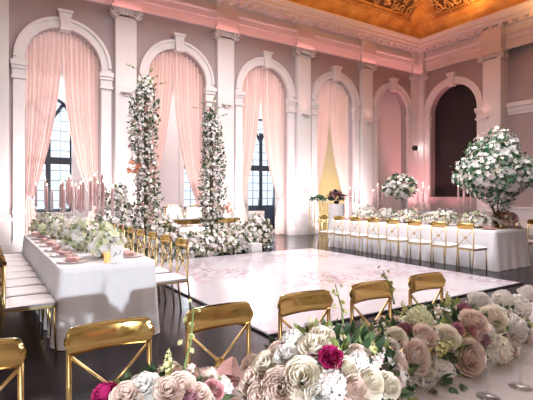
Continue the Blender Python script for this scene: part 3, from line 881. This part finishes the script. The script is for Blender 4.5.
# ------------------------------------------------------------------ low centrepieces on the two side tables
def low(x, y, z, rx, ry, rz, label, seed, nb, lime, grp):
    root = thing('flower_centerpiece', label, 'flowers', (x, y, z), 0, grp)
    b = MB(); b.lathe([(.07, 0.001), (.10, .06), (.09, .09)], 16); b.build('bowl', GOLDS, root, smooth=True)
    table = [('spray', WHITEF, .045, 5), ('spray', CREAMF, .042, 3), ('hyd', LIMEF, .055, lime*.6), ('hyd', WHITEF, .055, 1.2), ('star1', LIMEF, .05, lime*.5), ('star', WHITEF, .05, 2), ('spray', BLUSHF, .045, 1.2)]
    stuff = [(T_STAR1, WHITEF, .035, 5), (T_STAR1, LIMEF, .035, lime+.5), (T_STAR1, BLUSHF, .03, 1)]
    bouquet(root, ell(rx, ry, rz, .1, -.15, .3), nb, table, nb*5, nb*4, .06, [GREEN, GREENL], seed, None, None, stuff, .04)
for i, (x, y, s) in enumerate(((1.14, 5.02, 1.0), (1.06, 5.78, 1.15), (1.12, 6.7, 1.05), (1.0, 7.55, 1.1), (.92, 8.4, 1.1))):
    low(x, y, .76, .17*s, .22*s, .20*s, f'low lime and white flower centrepiece on the left table, {ORD[i]} from the camera', 300+i, 34, 3.5, 'centrepieces on the left table')
for i, (x, y, s) in enumerate(((8.5, 5.2, 1.1), (8.55, 6.05, 1.15), (8.6, 6.42, .8), (8.55, 7.05, 1.05), (8.6, 7.75, 1.0), (8.55, 8.45, 1.2))):
    low(x, y, .76, .22*s, .28*s, .19*s, f'low white flower centrepiece on the right table, {ORD[i]} from the right', 320+i, 34, .8, 'centrepieces on the right table')

# tall centrepieces on the right table
root = thing('flowering_tree', 'large tree-shaped centrepiece of green leaves and white blossom on the right table', 'centrepiece', (8.72, 4.98, .76))
b = MB(); b.lathe([(.13, .001), (.13, .015), (.05, .03), (.03, .05)], 20); b.build('base', GOLDS, root, smooth=True)
for k in range(5):
    a = 2*PI*k/5
    b = MB(); b.tube([(.02*math.cos(a), .02*math.sin(a), .02), (.05*math.cos(a), .05*math.sin(a), .3), (.18*math.cos(a), .18*math.sin(a), .6), (.5*math.cos(a), .5*math.sin(a), 1.1)], [.022, .018, .014, .006], 6); b.build('branch', TWIG, root, smooth=True)
def crown(rr):
    while True:
        v = Vector((rr.gauss(0, 1), rr.gauss(0, 1), rr.gauss(0, 1))).normalized()
        lump = .86 + .16*math.sin(4*v.x+1)*math.cos(5*v.y) + .1*math.sin(6*v.z+2)
        k = lump*rr.uniform(.70, 1.1)
        return (v.x*.74*k, v.y*.74*k, 1.12 + v.z*(.80 if v.z > 0 else .66)*k), (v.x, v.y, v.z)
bouquet(root, crown, 100, [('star', WHITEF, .075, 6), ('spray', WHITEF, .055, 2), ('hyd', WHITEF, .065, 1)], 1100, 3600, .085, [GREENE, GREENE, GREEND, GREEN], 401, None, None, [(T_STAR1, WHITEF, .05, 5), (T_STAR1, CREAMF, .045, 1)], .1)
root = thing('tall_centerpiece', 'tall white flower ball on a clear stand towards the right table\'s far end', 'centrepiece', (8.70, 7.40, .76))
b = MB(); b.lathe([(.11, .001), (.11, .012), (.02, .03), (.018, .6), (.06, .66)], 16); b.build('stand', GLASS, root, smooth=True)
bouquet(root, ell(.36, .36, .27, .88, -1, .2), 60, [('spray', WHITEF, .06, 4), ('hyd', WHITEF, .085, 2), ('star', WHITEF, .07, 3), ('hyd', LIMEF, .07, .5)], 120, 420, .10, [GREEN, GREEND], 402, None, None, [(T_STAR1, WHITEF, .045, 5)], .06)
root = thing('pink_centerpiece', 'small blush and cream flower arrangement at the right table\'s near end', 'flowers', (8.95, 4.95, .76))
b = MB(); b.lathe([(.06, .001), (.08, .08)], 14); b.build('bowl', GOLDS, root, smooth=True)
bouquet(root, ell(.22, .22, .22, .12, -.1, .2), 36, [('spray', BLUSHF, .055, 3), ('spray', PINKF, .05, 2), ('spray', CREAMF, .055, 2), ('spray', CORALF, .045, 1)], 60, 140, .07, [GREEN, GREEND], 403, None, None, [(T_STAR1, BLUSHF, .035, 2), (T_STAR1, WHITEF, .035, 2)], .04)

# ------------------------------------------------------------------ place settings
def plate_me(r=.15, name='plate', m=CHARG):
    b = MB(); b.lathe([(.001, .004), (r*.62, .004), (r*.70, .008), (r, .018), (r, .021), (r*.70, .013), (r*.6, .010), (.001, .010)], 28); return b.mesh(name, m)
PL = plate_me(); PL2 = plate_me(.105, 'plate', PORC)
def napkin_mesh(seed, L=.24, W=.10):
    rr = random.Random(seed); p = [rr.uniform(0, 6) for _ in range(3)]; m = MB()
    for lay in range(3):
        def f(u, v, lay=lay):
            x = (u-.5)*L*(1-.05*lay); y = (v-.5)*W*(1-.12*lay) + .012*math.sin(5*u+p[lay])
            return (x, y, .004 + lay*.011 + .008*math.sin(7*u+p[0]+lay)*math.sin(4*v+p[1]) + .010*(1-abs(2*v-1)) + .009)
        m.grid(f, 14, 6)
    return m.mesh('napkin', NAPK)
NPK = [napkin_mesh(s) for s in range(3)]
wg = MB(); wg.lathe([(.036, .001), (.036, .003), (.006, .008), (.0045, .012), (.0045, .085), (.012, .095), (.030, .115), (.038, .145), (.036, .175), (.033, .20)], 18); wg.f = wg.f[:-1]
WG = wg.mesh('wine_glass', GLASS)
tb = MB(); tb.lathe([(.030, .001), (.034, .10)], 16); tb.f = tb.f[:-1]; TBG = tb.mesh('water_glass', GLASS)
def setting(x, y, rz, where, k, side):
    o = link('charger_plate', PL, None, (x, y, .7605)); tag(o, f'blush charger plate on {where}, {ORD[k]} from {side}', 'plate', f'charger plates on {where}')
    o = link('napkin', NPK[k % 3], None, (x, y, .772)); o.rotation_euler = (0, 0, rz + rnd.uniform(-.3, .3)); tag(o, f'folded rose pink napkin on {where}, {ORD[k]} from {side}', 'napkin', f'pink napkins on {where}')
for i in range(7):
    y = 4.82 + .55*i
    setting(.79, y, PI/2+.2, 'the left edge of the candle table', i, 'the camera')
    setting(1.385, y+.10, PI/2, 'the dance-floor edge of the candle table', i, 'the camera')
    o = link('wine_glass', WG, None, (.90, y+.22, .7605)); tag(o, f'clear wine glass on the candle table\'s left half, {ORD[i]} from the camera', 'glass', 'wine glasses on the left table')
for i, y in enumerate(ys):
    setting(8.30, y, PI/2, 'the near edge of the right table', i, 'the right')
    setting(9.05, y-.1, PI/2, 'the far edge of the right table', i, 'the right')
    o = link('wine_glass', WG, None, (8.40, y+.2, .7605)); tag(o, f'clear wine glass on the right table\'s near side, {ORD[i]} from the right', 'glass', 'wine glasses on the right table')
# table card and votive at the near end of the candle table
p = on_z(117, 263, .76)
t = thing('table_card', 'white table number card with grey script at the candle table\'s near end', 'card', (p.x, p.y, .7605), .35)
b = MB(); V = []
b.box(-.075, .075, -.012, .012, 0, .012); b.build('stand', GLASS, t)
b = MB(); b.box(-.072, .072, -.003, .003, .004, .175); b.build('card', PAPER, t)
tc = bpy.data.curves.new('lettering', 'FONT'); tc.body = 'p.1'; tc.size = .07; tc.align_x = 'CENTER'; tc.align_y = 'CENTER'; tc.shear = .35; tc.extrude = .0004
tob = bpy.data.objects.new('lettering_curve', tc); C.objects.link(tob)
dg = bpy.context.evaluated_depsgraph_get(); me = bpy.data.meshes.new_from_object(tob.evaluated_get(dg)); bpy.data.objects.remove(tob)
me.materials.clear(); me.materials.append(INK)
o = link('lettering', me, t, (0, -.0045, .098)); o.rotation_euler = (PI/2, 0, 0)
p = on_z(107, 262.5, .76)
t = thing('votive_candle', 'glowing amber votive left of the white table card', 'candle', (p.x, p.y, .7605))
b = MB(); b.lathe([(.028, 0), (.034, .10)], 16); b.build('cup', AMBERG, t, smooth=True)
p = on_z(108, 250, .79)

# ------------------------------------------------------------------ foreground centrepieces
def ray_ell(px, py, c, r):
    o = Vector((0, 0, H)) - Vector(c); d = ray(px, py).normalized()
    O = Vector((o.x/r[0], o.y/r[1], o.z/r[2])); D = Vector((d.x/r[0], d.y/r[1], d.z/r[2]))
    a = D.dot(D); b_ = O.dot(D); cc = O.dot(O)-1; disc = b_*b_-a*cc
    t = (-b_ - math.sqrt(disc))/a if disc > 0 else -b_/a
    p = o + d*t
    return p, Vector((p.x/r[0]**2, p.y/r[1]**2, p.z/r[2]**2))
def hero_bouquet(c, r, label, heroes, seed, nb, table, nst, nleaf):
    root = thing('rose_centerpiece', label, 'flowers', (c[0], c[1], .76))
    b = MB(); b.lathe([(.06, .001), (.10, .05), (.09, .07)], 18, (0, 0, 0), r[0]/.16, 1); b.build('tray', GOLDS, root, smooth=True)
    rr = random.Random(seed)
    off = Vector((0, 0, c[2]-.76))
    for px, py, kind, m, s, *push in heroes:
        p, n = ray_ell(px, py, c, r)
        n = n.normalized()
        n = (n + Vector((-.25, -.45, .35))).normalized()
        p = p + off + n*(push[0] if push else 0)
        link(KNAME.get(kind, 'rose'), me_for(kind, m), root, p, rot_to(n + Vector((rr.uniform(-.25, .25), rr.uniform(-.25, .25), rr.uniform(-.2, .2))), rr.uniform(0, 6.28)), s)
    stuff = [(T_STAR1, WHITEF, .018, 5), (T_STAR1, BUDF, .014, 3), (T_STAR1, BLUSHF, .016, 2), (T_STAR1, MAUVEF, .014, .5)]
    rin = [r[0]*.95, r[1]*.95, r[2]*.92]
    bouquet(root, ell(rin[0], rin[1], rin[2], c[2]-.76, -.35, .06), nb, table, nst, int(nleaf*1.6), .045, [GREEND, GREEND, GREEN, GREENL], seed+1, None, None, stuff, .02)
    return root
SM = [('spray', CREAMF, .026, 3), ('spray', WHITEF, .026, 3), ('rose2', BLUSHF, .03, 2), ('spray', BLUSHF, .024, 2), ('ruf', CREAMF, .03, 1.5), ('hyd', WHITEF, .035, 1), ('spike', BUDF, .07, 1), ('spray', MAUVEF, .018, .6)]
B_, W_, K_, P_ = BLUSHF, WHITEF, CREAMF, PINKF
hero_bouquet((.375, 1.08, .86), (.20, .15, .15), 'low blush rose centrepiece at the bottom left of the foreground table', [
    (106, 396, 'ruf', MAGF, .033), (127, 398, 'rose', B_, .036), (145, 388, 'open', W_, .038), (168, 393, 'rose2', B_, .036), (181, 390, 'open2', B_, .040), (198, 396, 'rose', B_, .03), (213, 391, 'ruf', P_, .028), (190, 399, 'rose3', MAUVEF, .024)], 500, 26, SM, 60, 120)
hero_bouquet((.875, 1.0, .86), (.27, .20, .20), 'middle cream and blush rose centrepiece of the foreground table with one magenta bloom', [
    (256, 382, 'rose', B_, .042), (253, 366, 'open', B_, .038), (268, 366, 'rose2', K_, .040), (279, 352, 'rose3', B_, .032), (287, 356, 'open2', W_, .036), (293, 341, 'hyd', W_, .036), (315, 349, 'open', K_, .044),
    (322, 339, 'rose', K_, .036), (303, 379, 'rose2', K_, .052), (282, 387, 'ruf', B_, .050), (330, 360, 'ruf', MAGF, .032, .012), (331, 386, 'hyd', W_, .045), (352, 390, 'open2', B_, .046), (367, 383, 'open', K_, .046), (345, 370, 'rose3', K_, .034),
    (386, 386, 'ruf', K_, .036), (358, 362, 'hyd', W_, .034), (318, 395, 'rose3', W_, .036), (262, 396, 'rose2', B_, .038), (372, 364, 'spike', W_, .07)], 510, 60, [(k, m, s*.9, w) for k, m, s, w in SM], 320, 260)
hero_bouquet((1.68, 1.20, .83), (.60, .19, .125), 'long cream and blush garland centrepiece at the right of the foreground table', [
    (368, 355, 'hyd', W_, .045), (386, 356, 'open', P_, .042), (396, 338, 'rose2', K_, .04), (413, 357, 'rose', B_, .062), (419, 320, 'hyd', LIMEF, .058), (424, 338, 'rose3', B_, .05), (405, 330, 'ruf', MAUVEF, .03), (443, 372, 'hyd', W_, .05), (438, 350, 'spike', BUDF, .10),
    (467, 357, 'rose2', B_, .066), (446, 338, 'rose', K_, .048), (473, 324, 'rose2', B_, .060), (457, 330, 'spray', MAUVEF, .03), (465, 310, 'ruf', MAUVEF, .034), (479, 304, 'open2', W_, .062), (492, 319, 'rose', K_, .058), (474, 333, 'ruf', P_, .034), (497, 349, 'hyd', K_, .066),
    (514, 328, 'open', W_, .060), (518, 307, 'hyd', W_, .066), (529, 296, 'open2', W_, .06), (503, 300, 'hyd', W_, .055), (530, 336, 'rose3', B_, .05), (510, 345, 'rose2', B_, .045), (427, 369, 'open', K_, .04), (455, 345, 'spray', GREENL, .03), (484, 340, 'spray', MAUVEF, .026), (390, 348, 'rose3', W_, .035)], 520, 74, SM, 560, 420)
# bud stems rising from the left and middle centrepieces
def bud_stem(base, tip, label, seed):
    root = thing('bud_stem', label, 'flower', base)
    d = Vector(tip)-Vector(base); rr = random.Random(seed)
    b = MB(); b.tube([(0, 0, 0), d*.5+Vector((.01, 0, 0)), d], [.004, .0035, .002], 6); b.build('stem', STEM, root, smooth=True)
    for k in range(7):
        t = .35 + .65*k/6; a = k*2.4; p = d*t + Vector((.016*math.cos(a), .016*math.sin(a), .01))
        link('bud', me_for('spray', BUDF), root, p, rot_to((math.cos(a), math.sin(a), .7), a), .011*(1.2-.5*t))
bud_stem((.44, 1.10, .95), (.505, 1.16, 1.135), 'green bud stem rising from the bottom-left centrepiece', 1)
bud_stem((.98, 1.06, 1.0), (1.03, 1.16, 1.14), 'green bud stem rising from the middle centrepiece', 2)
bud_stem((1.42, 1.24, 1.0), (1.42, 1.30, 1.13), 'green bud stem rising from the garland\'s left part', 3)
# trailing dark leaves in front of the garland
root = thing('leaf_spray', 'dark leaf sprig lying on the cloth before the garland', 'leaves', (1.42, 1.0, .762))
b = MB(); rr = random.Random(5)
for k in range(16):
    b.place(T_LEAF, (rr.uniform(-.12, .14), rr.uniform(-.05, .05), .004+.03*rr.random()), rot_to((rr.uniform(-.4, .4), rr.uniform(-.4, .4), 1), rr.uniform(0, 6.28)), .055)
b.build('leaves', GREEND, root)
b = MB(); b.tube([(-.12, 0, .006), (0, .01, .012), (.14, 0, .006)], .003, 5); b.build('stem', STEM, root)
# foreground settings
for k, (x, l) in enumerate(((.62, 'left of the middle centrepiece'), (1.28, 'between the middle centrepiece and the garland'), (2.1, 'behind the garland'))):
    y = 1.30 if k != 1 else 1.27
    o = link('charger_plate', PL, None, (x, y, .7605)); tag(o, f'blush charger plate on the foreground table, {l}', 'plate', 'charger plates on the foreground table')
    o = link('dinner_plate', PL2, None, (x, y, .774)); tag(o, f'white dinner plate on the foreground charger {l}', 'plate', 'dinner plates on the foreground table')
    o = link('napkin', NPK[k], None, (x, y, .790)); o.scale = (1.0, 1.3, 2.2); tag(o, f'rose pink napkin on the foreground plate {l}', 'napkin', 'napkins on the foreground table')
b = MB(); b.box(-.07, .07, -.10, .10, 0, .002); o = b.build('menu_card', PAPER); o.location = (2.06, 1.34, .86); o.rotation_euler = (.12, 0, .3)
o.location = (1.95, 1.38, .8); tag(o, 'white menu card leaning behind the garland', 'card')
o.rotation_euler = (1.0, 0, -.4)
GL = [(.665, 1.15, 'left of the middle centrepiece'), (1.14, 1.16, 'behind the middle centrepiece'), (1.45, .86, 'at lower right in front of the garland'), (1.62, .84, 'furthest right in front of the garland'), (1.12, .86, 'between the middle centrepiece and the garland')]
for x, y, l in GL:
    o = link('wine_glass', WG, None, (x, y, .7605)); o.scale = (1.05, 1.05, 1.1); tag(o, f'clear wine glass {l} on the foreground table', 'glass', 'foreground wine glasses')
for k, x in enumerate((.735, .762)):
    t = thing('dinner_knife', f'gold knife beside the left foreground setting, {["outer", "inner"][k]} of two', 'cutlery', (x, 1.31, .7605), .05, 'gold knives')
    b = MB(); b.box(-.006, .006, .0, .085, 0, .007); bevel(b.build('handle', GOLD, t), .002)
    b = MB(); b.add([(-.008, -.12, .001), (.008, -.11, .001), (.007, 0, .002), (-.007, 0, .002), (-.008, -.12, .003), (.008, -.11, .003), (.006, 0, .005), (-.006, 0, .005)], [(0,3,2,1),(4,5,6,7),(0,1,5,4),(1,2,6,5),(2,3,7,6),(3,0,4,7)]); b.build('blade', GOLD, t)

# ------------------------------------------------------------------ gallery furniture
t = thing('tub_chair', 'cream upholstered tub chair in the gallery beyond the arch', 'chair', (9.62, 15.6, 0), .5)
b = MB(); N = 18
def tub(u, v):
    a = -PI*.12 + u*PI*1.24; q = .36 + .03*v; return (q*math.cos(a), q*math.sin(a), .22 + v*(.52))
b.grid(tub, N, 5)
def tub2(u, v):
    a = -PI*.12 + (1-u)*PI*1.24; q = .27 + .02*v; return (q*math.cos(a), q*math.sin(a), .22 + v*(.52))
b.grid(tub2, N, 5); n = N+1
o_ = 6*n
b.f += [(5*n+i, 5*n+i+1, o_+5*n+N-i-1, o_+5*n+N-i) for i in range(N)]
b.f += [(j*n, (j+1)*n, o_+(j+1)*n+N, o_+j*n+N) for j in range(5)] + [((j)*n+N, o_+j*n, o_+(j+1)*n, (j+1)*n+N) for j in range(5)]
b.build('backrest', CHAIRW, t, smooth=True)
b = MB(); b.lathe([(.33, .20), (.335, .36), (.30, .44), (.02, .45)], 24); b.build('seat', CHAIRW, t, smooth=True)
for k in range(4):
    a = PI/4+k*PI/2; b = MB(); b.tube([(.26*math.cos(a), .26*math.sin(a), 0), (.24*math.cos(a), .24*math.sin(a), .21)], [.012, .018], 8); b.build('leg', TWIG, t, smooth=True)
# white bar stand with dark flowers and a greenery ledge, seen through the yellow lit arch
p = Vector((10.85, 12.2, 0))
t = thing('pedestal', 'white draped stand at the far end of the right table, under dark flowers', 'stand', (9.92, 11.1, 0))
b = MB(); b.grid(lambda u, v: ((.26+.02*math.sin(u*60)*v)*math.cos(2*PI*u)*1.0, (.26+.02*math.sin(u*60)*v)*math.sin(2*PI*u), 1.12*(1-v)), 60, 6); b.lathe([(.001, 1.121), (.262, 1.12)], 30); b.build('drape', CLOTH, t, smooth=True)
root = thing('dark_bouquet', 'dark burgundy and navy flower bunch on the white draped stand', 'flowers', (9.92, 11.1, 1.122))
b = MB(); b.lathe([(.07, .0), (.09, .1)], 14); b.build('pot', BLACKP, root)
bouquet(root, ell(.22, .22, .24, .18, -.3, .25), 30, [('spray', MAUVEF, .05, 2), ('spray', MAGF, .04, 1)], 20, 200, .10, [GREEND, DOORP], 601, None, None, [(T_STAR1, PINKF, .03, 1)], .04)
t = thing('console_table', 'small gold console with white top and greenery in the arch with yellow light', 'table', (9.98, 12.12, 0))
b = MB(); b.box(-.30, .30, -.16, .16, 1.18, 1.21); b.build('tabletop', MARBLE, t)
for sx in (-1, 1):
    for sy in (-1, 1): b = MB(); b.box(sx*.28-.012, sx*.28+.012, sy*.14-.012, sy*.14+.012, 0, 1.18); b.build('leg', GOLDS, t)
b = MB(); b.box(-.28, .28, -.14, .14, .5, .52); b.build('shelf', GOLDS, t)
root = thing('greenery_garland', 'low green leaf garland on the gold console', 'greenery', (9.98, 12.12, 1.211))
bouquet(root, ell(.30, .13, .10, .05, -.3, .2), 8, [('spray', WHITEF, .035, 1)], 0, 200, .08, [GREEND, GREENE], 602, None, None, None, .02)
# small lamp on the corner pilaster, and the wall fittings on the pilasters
p0 = Vector((XR-.36, YB-.16, 0))
r_ = ray(415, 148); dd = (YB-.30)/r_.y
P = Vector((0, 0, H)) + r_*dd
t = thing('spotlight', 'small black spotlight with lit lens on the corner pilaster', 'lamp', (P.x, YB-.16, P.z), 0)
b = MB(); b.box(-.04, .04, -.05, -.0005, -.03, .03); b.build('bracket', BLACKP, t)
b = MB(); b.tube([(-.12, -.14, .0), (.05, -.20, -.02)], [.10, .12], 16); b.build('housing', BLACKP, t, smooth=True)
b = MB(); b.tube([(.051, -.2005, -.02), (.07, -.207, -.024)], [.105, .105], 16); b.build('lens', LAMPON, t)
def fixture(x, y, z, rz, where):
    t = thing('wall_light', f'small pale shelf-like uplight on the {where}', 'lamp', (x, y, z), rz, 'uplights on the pilasters')
    b = MB(); b.box(-.16, .16, -.14, -.001, 0, .035); b.build('shade', TRIM, t)
    b = MB(); b.box(-.05, .05, -.06, -.001, -.08, 0); b.build('bracket', TRIM, t)
    l = bpy.data.lights.new('uplight', 'SPOT'); l.energy = 5; l.color = (1, .42, .36); l.spot_size = R(110); l.spot_blend = .8; l.shadow_soft_size = .05
    o = bpy.data.objects.new('uplight', l); C.objects.link(o); o.location = (x + .22*math.sin(rz), y - .22*math.cos(rz), z+.06)
    o.rotation_euler = (PI-.12, 0, rz)
PN = ['pilaster right of the leftmost arch', 'pilaster right of the flower pillars', 'pilaster left of the yellow lit arch', 'pilaster right of the yellow lit arch']
for i, c in enumerate(PIL[1:5]): fixture(c+.0, YB-.16, 4.28, 0, PN[i])
fixture(XR-.3, 9.5, 4.28, -PI/2, 'pier behind the flowering tree')

# ------------------------------------------------------------------ lights
def area(name, loc, rot, size, energy, col, sy=None):
    l = bpy.data.lights.new(name, 'AREA'); l.energy = energy; l.color = col; l.size = size
    if sy: l.shape = 'RECTANGLE'; l.size_y = sy
    o = bpy.data.objects.new(name, l); C.objects.link(o); o.location = loc; o.rotation_euler = rot
    return o
def aim(o, target):
    o.rotation_euler = (Vector(target)-o.location).to_track_quat('-Z', 'Y').to_euler()
def spot(name, loc, target, energy, col, size, blend=.6, soft=.1):
    l = bpy.data.lights.new(name, 'SPOT'); l.energy = energy; l.color = col; l.spot_size = R(size); l.spot_blend = blend; l.shadow_soft_size = soft
    o = bpy.data.objects.new(name, l); C.objects.link(o); o.location = loc; aim(o, target); return o

w = bpy.data.worlds.new('daylight'); scene.world = w; w.use_nodes = True
bg = w.node_tree.nodes['Background']; bg.inputs[0].default_value = (.80, .90, 1.0, 1); bg.inputs[1].default_value = 1.25

# pink up-lights at the feet of the pilasters
for c in PIL[:5]: spot('pilaster_uplight', (c, YB-.75, .12), (c, YB-.1, 5.5), 70, (1, .50, .50), 75, .7)
spot('corner_uplight', (XR-.8, YB-.8, .12), (XR-.2, YB-.2, 5), 360, (1, .30, .34), 70, .7)
spot('right_uplight', (XR-1.0, 9.6, .12), (XR-.2, 9.6, 5.5), 120, (1, .42, .42), 75, .7)
spot('right_uplight', (XR-1.0, 11.0, .12), (XR-.2, 11.0, 4.5), 120, (1, .32, .35), 90, .7)
# warm cove wash
o = area('cove_light', (8.0, YB-3.4, 8.0), (0, 0, 0), 14, 330, (1, .47, .13), .2); aim(o, (8.0, YB-2.4, 12))
o = area('cove_light', (XR-3.4, 7.0, 8.0), (0, 0, 0), .2, 230, (1, .47, .13), 11); aim(o, (XR-2.4, 7.0, 12))
# pink LED strips running under the architrave
o = area('led_strip', (6.0, YB-.36, 6.64), (0, 0, 0), 20, 26, (1, .34, .36), .03); aim(o, (6.0, YB-.16, 7.6))
o = area('led_strip', (XR-.36, 6.0, 6.64), (0, 0, 0), .03, 22, (1, .34, .36), 13); aim(o, (XR-.16, 6.0, 7.6))
# unseen overhead fill panels, added to brighten floor, tables and lower walls
for x, y, e in ((2.0, 2.5, 70), (7.0, 4.0, 260), (3.0, 8.0, 300), (5.2, 5.8, 150), (7.0, 8.4, 330)):
    area('overhead_fill', (x, y, 6.8), (0, 0, 0), 3.5, e, (.98, .97, 1))
o = area('foreground_fill', (-1.5, -3.5, 5.5), (0, 0, 0), 3, 150, (1, .86, .72)); aim(o, (1.5, 1.5, .9))  # unseen fill behind the camera, added to brighten the foreground flowers
# white fill spots near the floor, added to brighten the lower walls
for c in ARCH[:4]: spot('lower_wall_fill', (c, YB-2.0, .15), (c, YB, 1.2), 1050, (1, .95, .97), 92, 1, .3)
# fill panels high in the gallery, added to whiten the view through the arches
for x in (2, 5, 8, 11): area('gallery_fill', (x, 16.2, 6.4), (R(-25), 0, 0), 2.0, 150, (1, .95, .93))
# daylight through the gallery windows
for c, r in WIN: area('window_daylight', (c, YG+1.2, 2.9), (R(-90), 0, 0), 2.4, 420, (.85, .92, 1.0), 3.4)
# yellow lamp in the gallery's end
spot('gallery_yellow', (13.6, 14.6, .3), (15.6, 17.4, 2.2), 260, (1, .80, .28), 110, .6)
spot('gallery_yellow', (14.2, 15.0, .3), (16.2, 16.0, 2.2), 160, (1, .74, .16), 110, .6)
# small video lamp standing behind the camera that throws the chair shadows on the candle table
spot('video_lamp', (-.5, -5.2, 2.1), (.95, 4.5, .5), 2600, (.86, .92, 1), 12, .5, .05)

# ------------------------------------------------------------------ camera
cam = bpy.data.cameras.new('camera'); co = bpy.data.objects.new('camera', cam); C.objects.link(co)
co.location = (0, 0, H); co.rotation_euler = (PI/2, 0, -math.atan2(SA, CA))
cam.sensor_width = 36; cam.lens = 36*FPX/533; cam.shift_y = (HY-200)/533; cam.clip_start = .05
scene.camera = co
vs = scene.view_settings
vs.view_transform = 'Standard'; vs.look = 'None'; vs.gamma = 1; vs.use_curve_mapping = False; vs.exposure = 0.12
scene.cycles.max_bounces = 8; scene.cycles.transparent_max_bounces = 24; scene.cycles.caustics_reflective = False; scene.cycles.caustics_refractive = False
scene.cycles.sample_clamp_indirect = 6
